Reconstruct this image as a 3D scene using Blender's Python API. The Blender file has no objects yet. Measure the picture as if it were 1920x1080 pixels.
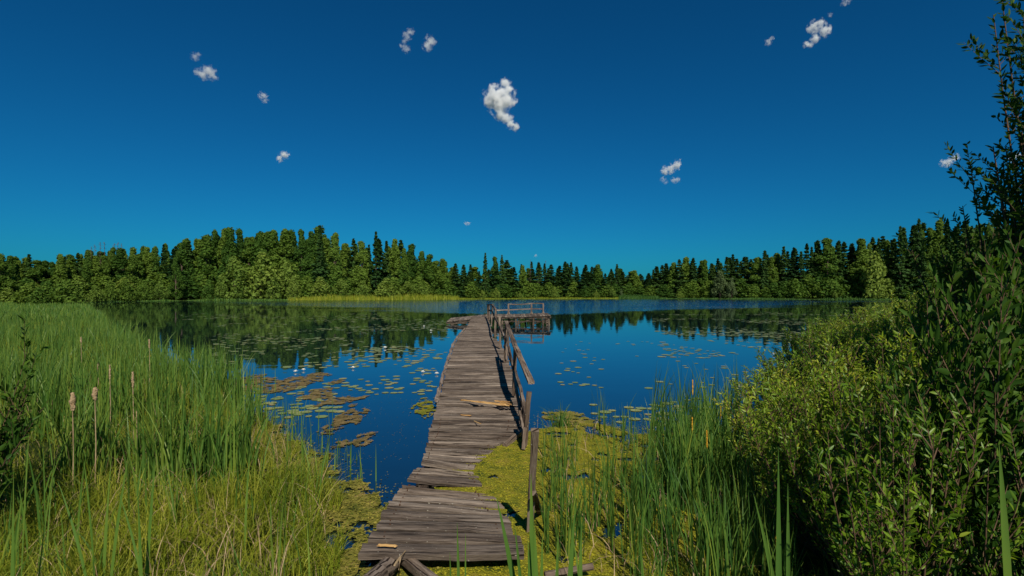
import bpy, math, random
import numpy as np
from mathutils import Vector
R = math.radians
rng = np.random.default_rng(7)
random.seed(7)
S = bpy.context.scene
COL = S.collection

# ------------------------------------------------------------ camera, sky, sun, exposure
HC = 2.0            # eye height above the water
F = 1000.0          # focal length in pixels of the 1920 px wide photograph
HZ = 550.0          # row of the horizon
cd = bpy.data.cameras.new('camera'); cam = bpy.data.objects.new('camera', cd); COL.objects.link(cam)
cam.location = (0, 0, HC); cam.rotation_euler = (R(90), 0, 0)
cd.sensor_width = 36; cd.lens = 36 * F / 1920; cd.shift_y = 10 / 1920
cd.clip_start = 0.05; cd.clip_end = 12000
S.camera = cam
SUN_EL, SUN_AZ = 43.0, 166.0     # azimuth clockwise from +Y: behind the camera, a little to the right
w = bpy.data.worlds.new('World'); S.world = w; w.use_nodes = True
nt = w.node_tree; nt.nodes.clear()
sky = nt.nodes.new('ShaderNodeTexSky'); sky.sky_type = 'NISHITA'; sky.sun_disc = False
sky.sun_elevation = R(SUN_EL); sky.sun_rotation = R(SUN_AZ)
sky.altitude = 500; sky.air_density = 1.0; sky.dust_density = 0.9; sky.ozone_density = 3.0
tint = nt.nodes.new('ShaderNodeMix'); tint.data_type = 'RGBA'; tint.blend_type = 'MULTIPLY'
tint.inputs[0].default_value = 1.0; tint.inputs[7].default_value = (0.040, 0.555, 0.86, 1)
gm = nt.nodes.new('ShaderNodeGamma'); gm.inputs[1].default_value = 1.12
bg = nt.nodes.new('ShaderNodeBackground'); bg.inputs[1].default_value = 0.05
ow = nt.nodes.new('ShaderNodeOutputWorld')
nt.links.new(sky.outputs[0], gm.inputs[0]); nt.links.new(gm.outputs[0], tint.inputs[6])
nt.links.new(tint.outputs[2], bg.inputs[0]); nt.links.new(bg.outputs[0], ow.inputs[0])
sl = bpy.data.lights.new('sun', 'SUN'); so = bpy.data.objects.new('sun', sl); COL.objects.link(so)
sl.energy = 5.0; sl.angle = R(0.53); sl.color = (1.0, 0.93, 0.80)
sv = Vector((math.sin(R(SUN_AZ)) * math.cos(R(SUN_EL)), math.cos(R(SUN_AZ)) * math.cos(R(SUN_EL)), math.sin(R(SUN_EL))))
so.rotation_euler = sv.to_track_quat('Z', 'Y').to_euler(); so.location = sv * 60
S.view_settings.view_transform = 'Standard'; S.view_settings.look = 'None'
S.view_settings.exposure = 0.12; S.view_settings.gamma = 1.0
S.cycles.max_bounces = 8; S.cycles.volume_bounces = 6; S.cycles.transparent_max_bounces = 8
S.cycles.volume_step_rate = 1.0

# ------------------------------------------------------------ helpers
def P(x, y, z=0.0):
    D = (HC - z) * F / (y - HZ)
    return Vector(((x - 960) * D / F, D, z))
def PD(x, y, D):
    return Vector(((x - 960) * D / F, D, HC - (y - HZ) * D / F))
def link(name, me, parent=None, loc=None):
    o = bpy.data.objects.new(name, me); COL.objects.link(o)
    if parent is not None: o.parent = parent
    if loc is not None: o.location = loc
    return o
def tag(o, label=None, cat=None, group=None, kind=None):
    if label: o['label'] = label
    if cat: o['category'] = cat
    if group: o['group'] = group
    if kind: o['kind'] = kind
    return o
def copy_tree(o, parent=None):
    c = o.copy(); COL.objects.link(c)
    if parent is not None: c.parent = parent
    for ch in list(o.children): copy_tree(ch, c)
    return c
def np_mesh(name, V, Fc, mat, smooth=False, uv=None):
    """V (n,3), Fc (m,k) all faces with k corners"""
    V = np.asarray(V, dtype=np.float32); Fc = np.asarray(Fc, dtype=np.int32)
    me = bpy.data.meshes.new(name)
    k = Fc.shape[1]; m = len(Fc)
    me.vertices.add(len(V)); me.vertices.foreach_set('co', V.ravel())
    me.loops.add(m * k); me.loops.foreach_set('vertex_index', Fc.ravel())
    me.polygons.add(m); me.polygons.foreach_set('loop_start', np.arange(0, m * k, k, dtype=np.int32))
    me.polygons.foreach_set('loop_total', np.full(m, k, dtype=np.int32))
    if smooth: me.polygons.foreach_set('use_smooth', np.ones(m, dtype=bool))
    if uv is not None:
        l = me.uv_layers.new(name='UVMap'); l.data.foreach_set('uv', np.asarray(uv, dtype=np.float32)[Fc.ravel()].ravel())
    me.update(calc_edges=True); me.validate()
    me.materials.append(mat)
    return me
def vnoise(x, y, seed=0):
    """smooth value noise, numpy"""
    x = np.asarray(x, float); y = np.asarray(y, float)
    xi = np.floor(x).astype(np.int64); yi = np.floor(y).astype(np.int64)
    fx = x - xi; fy = y - yi; fx = fx*fx*(3-2*fx); fy = fy*fy*(3-2*fy)
    def h(a, b):
        n = (a * 374761393 + b * 668265263 + seed * 982451653) & 0xffffffff
        n = ((n ^ (n >> 13)) * 1274126177) & 0xffffffff
        return ((n ^ (n >> 16)) & 0xffff) / 65535.0
    return (h(xi, yi)*(1-fx) + h(xi+1, yi)*fx)*(1-fy) + (h(xi, yi+1)*(1-fx) + h(xi+1, yi+1)*fx)*fy
def fbm(x, y, seed=0, oct=4):
    s = 0; a = 0.5; t = 0
    for i in range(oct):
        s = s + a * vnoise(x * 2**i, y * 2**i, seed + i); t += a; a *= 0.5
    return s / t

# ------------------------------------------------------------ materials
def new_mat(name):
    m = bpy.data.materials.new(name); m.use_nodes = True
    n = m.node_tree; n.nodes.clear()
    out = n.nodes.new('ShaderNodeOutputMaterial')
    return m, n, out
def N(n, typ, **kw):
    nd = n.nodes.new(typ)
    for k, v in kw.items(): setattr(nd, k, v)
    return nd
def ramp(n, stops, fac=None, interp='LINEAR'):
    r = n.nodes.new('ShaderNodeValToRGB'); r.color_ramp.interpolation = interp
    e = r.color_ramp.elements
    while len(e) > 1: e.remove(e[0])
    e[0].position = stops[0][0]; e[0].color = tuple(stops[0][1]) + (1,)
    for p, c in stops[1:]:
        q = e.new(p); q.color = tuple(c) + (1,)
    if fac is not None: n.links.new(fac, r.inputs[0])
    return r
def noise(n, vec, scale, detail=3, rough=0.5):
    t = n.nodes.new('ShaderNodeTexNoise'); t.inputs['Scale'].default_value = scale
    t.inputs['Detail'].default_value = detail; t.inputs['Roughness'].default_value = rough
    if vec is not None: n.links.new(vec, t.inputs['Vector'])
    return t
def math_(n, op, a, b=None, clamp=False):
    m = n.nodes.new('ShaderNodeMath'); m.operation = op; m.use_clamp = clamp
    for i, v in enumerate((a, b)):
        if v is None: continue
        if isinstance(v, (int, float)): m.inputs[i].default_value = v
        else: n.links.new(v, m.inputs[i])
    return m.outputs[0]
def foliage(name, cols, trans=0.3, nscale=0.6, gloss=0.08, rough=0.5, tcol=1.6, rw=0.5):
    """leaf colour varies from leaf clump to leaf clump and from plant to plant"""
    m, n, out = new_mat(name)
    geo = N(n, 'ShaderNodeNewGeometry'); oi = N(n, 'ShaderNodeObjectInfo')
    ns = noise(n, geo.outputs['Position'], nscale, 3)
    a = math_(n, 'MULTIPLY', oi.outputs['Random'], rw)
    b = math_(n, 'MULTIPLY', ns.outputs[0], 0.75)
    c = math_(n, 'ADD', a, b)
    rp = math_(n, 'MULTIPLY', geo.outputs['Random Per Island'], 0.45)
    c = math_(n, 'ADD', c, rp); c = math_(n, 'SUBTRACT', c, 0.3, True)
    k = len(cols) - 1
    r = ramp(n, [(i / k, cc) for i, cc in enumerate(cols)], c)
    d = N(n, 'ShaderNodeBsdfPrincipled'); n.links.new(r.outputs[0], d.inputs['Base Color'])
    d.inputs['Roughness'].default_value = rough
    d.inputs['Specular IOR Level'].default_value = gloss * 4
    t = N(n, 'ShaderNodeBsdfTranslucent')
    mx = N(n, 'ShaderNodeMix', data_type='RGBA', blend_type='MULTIPLY'); mx.inputs[0].default_value = 1
    n.links.new(r.outputs[0], mx.inputs[6]); mx.inputs[7].default_value = (tcol * 1.1, tcol * 1.15, tcol * 0.5, 1)
    n.links.new(mx.outputs[2], t.inputs[0])
    ms = N(n, 'ShaderNodeMixShader'); ms.inputs[0].default_value = trans
    n.links.new(d.outputs[0], ms.inputs[1]); n.links.new(t.outputs[0], ms.inputs[2])
    n.links.new(ms.outputs[0], out.inputs[0])
    return m
def simple(name, cols, scale=8, rough=0.8, bump=0.3, bscale=40, spec=0.2, coord='Position', stretch=None):
    m, n, out = new_mat(name)
    if coord == 'Position': v = N(n, 'ShaderNodeNewGeometry').outputs['Position']
    else: v = N(n, 'ShaderNodeTexCoord').outputs['Object']
    if stretch:
        mp = N(n, 'ShaderNodeMapping'); mp.inputs['Scale'].default_value = stretch
        n.links.new(v, mp.inputs[0]); v = mp.outputs[0]
    ns = noise(n, v, scale, 5, 0.6)
    k = len(cols) - 1
    r = ramp(n, [(0.3 + 0.4 * i / k, c) for i, c in enumerate(cols)], ns.outputs[0])
    d = N(n, 'ShaderNodeBsdfPrincipled'); d.inputs['Roughness'].default_value = rough
    d.inputs['Specular IOR Level'].default_value = spec
    n.links.new(r.outputs[0], d.inputs['Base Color'])
    if bump:
        nb = noise(n, v, bscale, 3); b = N(n, 'ShaderNodeBump'); b.inputs['Strength'].default_value = bump
        b.inputs['Distance'].default_value = 0.02
        n.links.new(nb.outputs[0], b.inputs['Height']); n.links.new(b.outputs[0], d.inputs['Normal'])
    n.links.new(d.outputs[0], out.inputs[0])
    return m
def wood(name, dark, mid, light, lichen=True):
    """weathered timber: grain runs along u of the UV map (metres), v across"""
    m, n, out = new_mat(name)
    uv = N(n, 'ShaderNodeUVMap'); uv.uv_map = 'UVMap'
    def st(sx, sy):
        mp = N(n, 'ShaderNodeMapping'); mp.inputs['Scale'].default_value = (sx, sy, 1)
        n.links.new(uv.outputs[0], mp.inputs[0]); return mp.outputs[0]
    g1 = noise(n, st(1.3, 16), 1, 6, 0.72); g2 = noise(n, st(9, 110), 1, 4, 0.65); g3 = noise(n, st(0.9, 3.0), 1, 3)
    crack = noise(n, st(1.2, 30), 1.3, 4, 0.55)
    a = math_(n, 'MULTIPLY', g1.outputs[0], 0.55); b = math_(n, 'MULTIPLY', g2.outputs[0], 0.3)
    c = math_(n, 'MULTIPLY', g3.outputs[0], 0.35); s = math_(n, 'ADD', math_(n, 'ADD', a, b), c)
    r = ramp(n, [(0.48, dark), (0.60, mid), (0.72, light)], s)
    cr = ramp(n, [(0.37, (0.10, 0.08, 0.07)), (0.45, (1, 1, 1))], crack.outputs[0])
    mx = N(n, 'ShaderNodeMix', data_type='RGBA', blend_type='MULTIPLY'); mx.inputs[0].default_value = 1
    n.links.new(r.outputs[0], mx.inputs[6]); n.links.new(cr.outputs[0], mx.inputs[7])
    col = mx.outputs[2]
    if lichen:
        geo = N(n, 'ShaderNodeNewGeometry')
        lt = noise(n, geo.outputs['Position'], 45, 2)
        lr = ramp(n, [(0.70, (0, 0, 0)), (0.74, (1, 1, 1))], lt.outputs[0])
        m2 = N(n, 'ShaderNodeMix', data_type='RGBA'); n.links.new(lr.outputs[0], m2.inputs[0])
        n.links.new(col, m2.inputs[6]); m2.inputs[7].default_value = (0.36, 0.34, 0.29, 1); col = m2.outputs[2]
    gi = N(n, 'ShaderNodeNewGeometry'); oi = N(n, 'ShaderNodeObjectInfo'); rv = math_(n, 'FRACT', math_(n, 'ADD', gi.outputs['Random Per Island'], oi.outputs['Random']))
    tone = ramp(n, [(0, (0.55, 0.50, 0.46)), (0.5, (0.92, 0.89, 0.85)), (1, (1.30, 1.25, 1.18))], rv)
    m3 = N(n, 'ShaderNodeMix', data_type='RGBA', blend_type='MULTIPLY'); m3.inputs[0].default_value = 1 if lichen else 0
    n.links.new(col, m3.inputs[6]); n.links.new(tone.outputs[0], m3.inputs[7]); col = m3.outputs[2]
    d = N(n, 'ShaderNodeBsdfPrincipled'); d.inputs['Roughness'].default_value = 0.85
    d.inputs['Specular IOR Level'].default_value = 0.15
    n.links.new(col, d.inputs['Base Color'])
    h = math_(n, 'ADD', math_(n, 'MULTIPLY', s, 1.0), math_(n, 'MULTIPLY', cr.outputs[0], 0.5))
    bp = N(n, 'ShaderNodeBump'); bp.inputs['Strength'].default_value = 0.8; bp.inputs['Distance'].default_value = 0.012
    n.links.new(h, bp.inputs['Height']); n.links.new(bp.outputs[0], d.inputs['Normal'])
    n.links.new(d.outputs[0], out.inputs[0])
    return m

M_deck = wood('weathered_plank_wood', (0.042, 0.032, 0.026), (0.142, 0.114, 0.094), (0.27, 0.228, 0.193))
M_rail = wood('weathered_rail_wood', (0.050, 0.034, 0.026), (0.130, 0.098, 0.075), (0.26, 0.21, 0.17))
M_fresh = wood('fresh_split_wood', (0.22, 0.10, 0.03), (0.52, 0.30, 0.11), (0.70, 0.46, 0.20), False)
M_log = wood('old_log_wood', (0.07, 0.05, 0.04), (0.20, 0.155, 0.125), (0.34, 0.28, 0.24))
M_nail = simple('rusty_nail', [(0.03, 0.016, 0.01), (0.07, 0.03, 0.015)], 60, 0.7, 0)
M_darkwood = wood('wet_dark_wood', (0.02, 0.015, 0.011), (0.07, 0.052, 0.04), (0.15, 0.12, 0.10))
M_reed = foliage('cattail_leaf_green', [(0.014, 0.050, 0.010), (0.042, 0.110, 0.018), (0.085, 0.165, 0.024), (0.19, 0.25, 0.035)], 0.26, 1.3, 0.07)
M_grass = foliage('sedge_green', [(0.034, 0.070, 0.008), (0.092, 0.142, 0.012), (0.185, 0.218, 0.016), (0.36, 0.33, 0.045)], 0.26, 2.2, 0.04)
M_dry = simple('dry_reed_straw', [(0.20, 0.13, 0.07), (0.42, 0.31, 0.18)], 12, 0.8, 0)
M_head = simple('cattail_fluff', [(0.22, 0.14, 0.07), (0.46, 0.34, 0.20)], 30, 1.0, 0.8, 90)
M_spike = simple('orange_pollen_spike', [(0.42, 0.20, 0.015), (0.60, 0.32, 0.03)], 40, 0.9, 0.6, 120)
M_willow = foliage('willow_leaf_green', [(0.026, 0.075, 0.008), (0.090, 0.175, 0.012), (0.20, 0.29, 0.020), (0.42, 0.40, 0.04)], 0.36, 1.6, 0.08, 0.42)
M_wdark = foliage('dark_shade_willow_leaf', [(0.016, 0.048, 0.008), (0.034, 0.085, 0.010), (0.085, 0.145, 0.013)], 0.28, 1.2, 0.03, 0.55)  # dark willows; also carries the painted-in shade of the thicket's right end
M_twig = simple('twig_bark', [(0.06, 0.035, 0.022), (0.14, 0.085, 0.05)], 20, 0.8, 0)
M_conif = foliage('spruce_needles', [(0.010, 0.032, 0.010), (0.022, 0.058, 0.014), (0.048, 0.095, 0.020)], 0.15, 0.10, 0.02, 0.7, 1.6, 0.85)
M_broad = foliage('broadleaf_green', [(0.020, 0.052, 0.009), (0.045, 0.095, 0.013), (0.095, 0.150, 0.020)], 0.22, 0.10, 0.02, 0.7, 1.6, 0.85)
M_pale = foliage('pale_willow_green', [(0.060, 0.110, 0.016), (0.100, 0.155, 0.022), (0.15, 0.20, 0.03)], 0.22, 0.22, 0.03, 0.7)
M_silver = foliage('silver_willow_green', [(0.045, 0.070, 0.025), (0.075, 0.110, 0.040), (0.11, 0.15, 0.06)], 0.2, 0.22, 0.03, 0.7)
M_bark = simple('brown_bark', [(0.05, 0.035, 0.025), (0.14, 0.10, 0.075)], 3, 0.9, 0)
M_birch = simple('birch_bark', [(0.20, 0.18, 0.15), (0.50, 0.47, 0.42)], 2, 0.8, 0)
M_bare = simple('bare_twig_brown', [(0.07, 0.045, 0.035), (0.13, 0.09, 0.07)], 3, 0.9, 0)
M_pad = foliage('lily_pad_green', [(0.11, 0.17, 0.040), (0.18, 0.23, 0.05), (0.28, 0.28, 0.07), (0.34, 0.26, 0.10)], 0.05, 1.5, 0.12, 0.35)
M_petal = simple('white_petal', [(0.75, 0.75, 0.70), (0.85, 0.85, 0.80)], 5, 0.5, 0)
M_yolk = simple('yellow_stamen', [(0.7, 0.45, 0.03), (0.8, 0.55, 0.05)], 5, 0.6, 0)
M_mat = simple('duckweed', [(0.04, 0.06, 0.008), (0.16, 0.17, 0.012), (0.25, 0.225, 0.018), (0.27, 0.20, 0.035)], 5, 0.8, 1.0, 130, 0.15)
M_patch = simple('tan_algae_raft', [(0.05, 0.05, 0.012), (0.16, 0.115, 0.045), (0.27, 0.19, 0.085)], 7, 0.85, 1.0, 90, 0.1)
M_mat2 = simple('brown_algae', [(0.045, 0.055, 0.010), (0.14, 0.135, 0.022), (0.22, 0.19, 0.04), (0.25, 0.17, 0.07)], 5, 0.85, 0.9, 90, 0.1)

def ground_mat():
    m, n, out = new_mat('ground_soil_and_turf')
    geo = N(n, 'ShaderNodeNewGeometry')
    n1 = noise(n, geo.outputs['Position'], 0.25, 5); n2 = noise(n, geo.outputs['Position'], 6, 4)
    r1 = ramp(n, [(0.35, (0.018, 0.030, 0.006)), (0.55, (0.040, 0.055, 0.010)), (0.7, (0.075, 0.070, 0.022))], n1.outputs[0])
    r2 = ramp(n, [(0.3, (0.45, 0.45, 0.45)), (0.7, (1.1, 1.1, 1.1))], n2.outputs[0])
    mx = N(n, 'ShaderNodeMix', data_type='RGBA', blend_type='MULTIPLY'); mx.inputs[0].default_value = 1
    n.links.new(r1.outputs[0], mx.inputs[6]); n.links.new(r2.outputs[0], mx.inputs[7])
    d = N(n, 'ShaderNodeBsdfPrincipled'); d.inputs['Roughness'].default_value = 0.95; d.inputs['Specular IOR Level'].default_value = 0.05
    n.links.new(mx.outputs[2], d.inputs['Base Color'])
    b = N(n, 'ShaderNodeBump'); b.inputs['Strength'].default_value = 0.8; b.inputs['Distance'].default_value = 0.1
    n.links.new(n2.outputs[0], b.inputs['Height']); n.links.new(b.outputs[0], d.inputs['Normal'])
    n.links.new(d.outputs[0], out.inputs[0]); return m
def water_mat():
    m, n, out = new_mat('lake_water')
    geo = N(n, 'ShaderNodeNewGeometry'); sep = N(n, 'ShaderNodeSeparateXYZ'); n.links.new(geo.outputs['Position'], sep.inputs[0])
    X, Y = sep.outputs[0], sep.outputs[1]
    # wind on the open middle of the lake, calm in the lee near the banks
    th = math_(n, 'ADD', math_(n, 'MULTIPLY', math_(n, 'ABSOLUTE', math_(n, 'ADD', X, -2.0)), 0.85), 46.0)
    big = noise(n, None, 1.0, 3)
    mp = N(n, 'ShaderNodeMapping'); mp.inputs['Scale'].default_value = (0.012, 0.05, 1)
    n.links.new(geo.outputs['Position'], mp.inputs[0]); n.links.new(mp.outputs[0], big.inputs['Vector'])
    th = math_(n, 'ADD', th, math_(n, 'MULTIPLY', math_(n, 'ADD', big.outputs[0], -0.5), 60.0))
    mask = math_(n, 'MULTIPLY', math_(n, 'ADD', Y, math_(n, 'MULTIPLY', th, -1.0)), 0.06, True)
    far = math_(n, 'MULTIPLY', math_(n, 'ADD', math_(n, 'MULTIPLY', Y, -1.0), 185.0), 0.05, True)
    mask = math_(n, 'MULTIPLY', mask, far)
    rip = noise(n, geo.outputs['Position'], 2.2, 3, 0.6)
    mp2 = N(n, 'ShaderNodeMapping'); mp2.inputs['Scale'].default_value = (0.5, 1.2, 1)
    n.links.new(geo.outputs['Position'], mp2.inputs[0]); calm = noise(n, mp2.outputs[0], 0.9, 3, 0.5)
    h = math_(n, 'ADD', math_(n, 'MULTIPLY', math_(n, 'MULTIPLY', rip.outputs[0], mask), 0.34),
              math_(n, 'MULTIPLY', calm.outputs[0], 0.010))
    b = N(n, 'ShaderNodeBump'); b.inputs['Strength'].default_value = 1.0; b.inputs['Distance'].default_value = 0.35
    n.links.new(h, b.inputs['Height'])
    gl = N(n, 'ShaderNodeBsdfGlossy'); gl.inputs['Roughness'].default_value = 0.02; gl.inputs['Color'].default_value = (0.85, 0.93, 1, 1)
    n.links.new(b.outputs[0], gl.inputs['Normal'])
    df = N(n, 'ShaderNodeBsdfDiffuse'); df.inputs['Color'].default_value = (0.004, 0.012, 0.016, 1)
    fr = N(n, 'ShaderNodeFresnel'); fr.inputs['IOR'].default_value = 1.33
    k = math_(n, 'ADD', math_(n, 'MULTIPLY', fr.outputs[0], 0.72), 0.25, True)
    ms = N(n, 'ShaderNodeMixShader'); n.links.new(k, ms.inputs[0]); n.links.new(df.outputs[0], ms.inputs[1]); n.links.new(gl.outputs[0], ms.inputs[2])
    n.links.new(ms.outputs[0], out.inputs[0]); return m

# ------------------------------------------------------------ setting: ground and water
def far_shore(u):      # depth of the far waterline in direction u = X / Y
    xs = [-1.4, -0.96, -0.76, -0.56, -0.36, -0.11, 0.04, 0.24, 0.39, 0.54, 0.74, 0.95, 1.4]
    ys = [95, 105, 128, 150, 158, 172, 200, 205, 190, 176, 168, 160, 150]
    return np.interp(u, xs, ys)
def left_bank(Y):      # X of the left waterline at depth Y
    return np.interp(Y, [-60, 2.5, 3.8, 4.4, 5.1, 6.0, 7.5, 9.5, 11, 14, 22, 50, 110, 200], [-1.9, -1.5, -1.35, -1.5, -1.8, -2.4, -3.7, -5.2, -6.3, -9.5, -16.5, -40, -92, -170])
def right_bank(Y):
    return np.interp(Y, [-60, 2.5, 4, 6, 8, 11, 15, 25, 60, 200], [1.5, 1.5, 1.9, 3.2, 4.6, 7.0, 11.5, 21.5, 56, 190])
def ground_z(X, Y):
    u = X / np.maximum(Y, 1.0)
    sh = far_shore(u)
    far = np.clip((Y - sh) / 6.0, -1, 1)
    lef = np.clip((left_bank(Y) - X) / 1.6, -1, 1)
    rig = np.clip((X - right_bank(Y)) / 1.6, -1, 1)
    bk = np.clip((2.2 - Y) / 1.2, -1, 1)
    m = np.maximum(np.maximum(far, bk), np.maximum(lef, rig))
    z = np.where(m > 0, m * 0.12, m * 0.9)
    z = z + np.clip((Y - sh - 8) / 160.0, 0, 2) * 2.5 + np.where(m > 0.5, 0.12 * (fbm(X * 0.2, Y * 0.2, 3) - 0.5), 0)
    return z
def axis(lo, hi, fine, g):
    a = [0.0]; s = fine
    while a[-1] < hi: a.append(a[-1] + s); s *= g
    b = [0.0]; s = fine
    while b[-1] > lo: b.append(b[-1] - s); s *= g
    return np.array(sorted(set(a + b)))
gx = axis(-2500, 2500, 0.25, 1.035); gy = axis(-200, 4000, 0.25, 1.035)
GX, GY = np.meshgrid(gx, gy)
GZ = ground_z(GX, GY)
nx, ny = len(gx), len(gy)
ii = np.arange(nx * ny).reshape(ny, nx)
Fq = np.stack([ii[:-1, :-1], ii[:-1, 1:], ii[1:, 1:], ii[1:, :-1]], -1).reshape(-1, 4)
g = link('ground', np_mesh('ground', np.stack([GX, GY, GZ], -1).reshape(-1, 3), Fq, ground_mat(), True)); tag(g, kind='structure')
wv = [(-230, 1.0, 0), (260, 1.0, 0), (260, 230, 0), (-230, 230, 0)]
wa = link('water', np_mesh('water', wv, [(0, 1, 2, 3)], water_mat())); tag(wa, kind='structure')

# ------------------------------------------------------------ trees of the far shore
def quads(C, size, nrm=None, asp=1.0, tilt=1.0):
    """a small quad at each centre C (n,3), random orientation"""
    n = len(C)
    a = rng.normal(size=(n, 3)); a /= np.linalg.norm(a, axis=1)[:, None]
    if nrm is not None:
        a = nrm + a * tilt; a /= np.linalg.norm(a, axis=1)[:, None]
    t = rng.normal(size=(n, 3)); b = np.cross(a, t); b /= np.linalg.norm(b, axis=1)[:, None]
    c = np.cross(a, b)
    s = (np.asarray(size) * rng.uniform(0.6, 1.3, n))[:, None] * 0.5
    V = np.stack([C - b*s - c*s*asp, C + b*s - c*s*asp*0.6, C + b*s*0.8 + c*s*asp, C - b*s*0.5 + c*s*asp*0.9], 1).reshape(-1, 3)
    return V, np.arange(4 * n).reshape(n, 4)
def tube(points, radii, k=6):
    pts = [Vector(p) for p in points]; V = []; Fc = []
    for i, p in enumerate(pts):
        d = (pts[min(i+1, len(pts)-1)] - pts[max(i-1, 0)]).normalized()
        a = d.cross(Vector((0.3, 1, 0.1))); a = a.normalized() if a.length > 1e-4 else Vector((1, 0, 0)); b = d.cross(a)
        for j in range(k):
            t = 2 * math.pi * j / k
            V.append(p + (a * math.cos(t) + b * math.sin(t)) * radii[i])
    for i in range(len(pts) - 1):
        for j in range(k):
            Fc.append((i*k+j, i*k+(j+1) % k, (i+1)*k+(j+1) % k, (i+1)*k+j))
    return np.array([tuple(v) for v in V]), np.array(Fc)
def join(parts):
    Vs = []; Fs = []; o = 0
    for v, f in parts:
        if len(v) == 0: continue
        Vs.append(v); Fs.append(np.asarray(f) + o); o += len(v)
    return np.concatenate(Vs), np.concatenate(Fs)
def spruce_meshes(name, H=20.0, Rr=2.9, n=2600, seed=0, sparse=0.0, mat=None):
    pts = []; nr = []
    whorls = int(H * 1.35)
    for i in range(whorls):
        t = 0.06 + 0.94 * (i + random.random() * 0.6) / whorls
        r = Rr * 1.12 * (1 - t) ** 0.95 * (1 if t > .25 else .8) * random.uniform(0.6, 1.2) + 0.10
        nb = random.randint(5, 8); a0 = random.random() * 6.28
        if t < .85 and random.random() < sparse: continue
        for j in range(nb):
            a = a0 + 6.28 * j / nb + random.uniform(-.3, .3); rr = r * random.uniform(0.55, 1.15)
            kk = max(7 if t > .8 else 3, int(n / whorls / nb * (0.4 + 1.2 * (rr / Rr))))
            s = np.sqrt(rng.uniform(0.04, 1, kk))
            w_ = 0.32 * rr * (1 - s * 0.6) * rng.uniform(-1, 1, kk)
            x = np.cos(a) * rr * s - np.sin(a) * w_; y = np.sin(a) * rr * s + np.cos(a) * w_
            z = t * H - (0.30 * rr) * s ** 1.3 + 0.25 * rr * np.clip(s - 0.75, 0, 1) + rng.uniform(-.22, .22, kk)
            pts.append(np.stack([x, y, z], 1)); nr.append(np.stack([np.cos(a) * s * .6, np.sin(a) * s * .6, np.ones(kk)], 1))
    tk = 70; tt = rng.uniform(.86, 1.0, tk); ta = rng.uniform(0, 6.28, tk); tr = Rr * .9 * (1.02 - tt) * rng.uniform(0, 1.2, tk)
    pts.append(np.stack([np.cos(ta)*tr, np.sin(ta)*tr, tt*H], 1)); nr.append(np.tile([0, 0, 1.0], (tk, 1)))
    C = np.concatenate(pts); V, Fc = quads(C, 0.42, np.concatenate(nr), 1.2, 0.9)
    tv, tf = tube([(0, 0, -0.3), (0.05, 0, H*0.5), (0, 0, H)], [0.011*H + .03, 0.007*H, 0.03], 5)
    return np_mesh(name + '_crown', V, Fc, mat or M_conif), np_mesh(name + '_trunk', tv, tf, M_bark, True)
def broad_meshes(name, H=16.0, Rr=3.0, n=3200, base=0.2, mat=None, trunk=None, pear=0.5, q=0.5):
    lumps = []
    nl = int(44 + H)
    for i in range(nl):
        t = random.random() ** 0.8
        z = H * (base + (0.94 - base) * t)
        prof = max(0.0, math.sin(math.pi * min(1, (t * 0.86 + 0.14)) ** pear)) ** 0.75 * (1 - .55 * t * t)
        a = random.random() * 6.28; d = Rr * max(0.12, prof) * random.uniform(0.25, 0.85)
        lumps.append((math.cos(a)*d, math.sin(a)*d, z, random.uniform(0.12, 0.24) * Rr * (0.55 + 0.6 * prof) + .3))
    lumps.append((0, 0, H * 0.93, 0.14 * Rr + .25))
    W = np.array([l[3]**2 for l in lumps]); W /= W.sum()
    C = []; Nn = []
    for l, ww in zip(lumps, W):
        k = max(8, int(n * ww)); d = rng.normal(size=(k, 3)); d /= np.linalg.norm(d, axis=1)[:, None]
        rr = l[3] * rng.uniform(0.55, 1.12, k) ** 0.6
        C.append(np.array(l[:3]) + d * rr[:, None] * np.array([1, 1, 1.25])); Nn.append(d)
    C = np.concatenate(C); V, Fc = quads(C, q, np.concatenate(Nn), 1.0, 0.8)
    tp = [tube([(0, 0, -0.3), (0.1, 0, H*0.35), (0.05, 0.1, H*0.7), (0, 0, H*0.92)], [0.013*H, 0.010*H, 0.006*H, 0.03], 6)]
    for l in lumps[::3]:
        z0 = l[2] * 0.72; tp.append(tube([(0.05, 0.05, z0), (l[0]*0.5, l[1]*0.5, (z0+l[2])/2 + .2), l[:3]], [0.05, 0.035, 0.015], 4))
    tv, tf = join(tp)
    return np_mesh(name + '_crown', V, Fc, mat or M_broad), np_mesh(name + '_trunk', tv, tf, trunk or M_bark, True)
def bare_meshes(name, H=14.0):
    tp = [tube([(0, 0, -0.3), (0, 0, H)], [0.12, 0.03], 5)]
    for i in range(60):
        t = random.uniform(0.3, 1); a = random.random()*6.28; r = (1.05 - t) * 1.8 + .2
        tp.append(tube([(0, 0, t*H), (math.cos(a)*r, math.sin(a)*r, t*H - .15*r)], [0.05, 0.02], 3))
    v, f = join(tp)
    return None, np_mesh(name + '_trunk', v, f, M_bare)
LIB = {}
for i in range(5): LIB['spruce%d' % i] = (20.0, spruce_meshes('spruce', 20, [2.9, 3.3, 2.6, 3.6, 3.1][i], 5200, i, [0, .05, .12, 0, .08][i]))
for i in range(6): LIB['broad%d' % i] = (16.0, broad_meshes('broadleaf', 16, [3.0, 2.4, 3.2, 2.5, 2.9, 2.0][i], 6500, [.05, .10, .04, .14, .06, .16][i], None, M_birch if i in (1, 5) else None, [.6, .5, .7, .52, .62, .5][i], 0.34))
for i in range(3): LIB['round%d' % i] = (6.0, broad_meshes('roundwillow', 6, [2.2, 2.6, 2.3][i], 2600, 0.05, M_pale, None, .75, 0.30))
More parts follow.
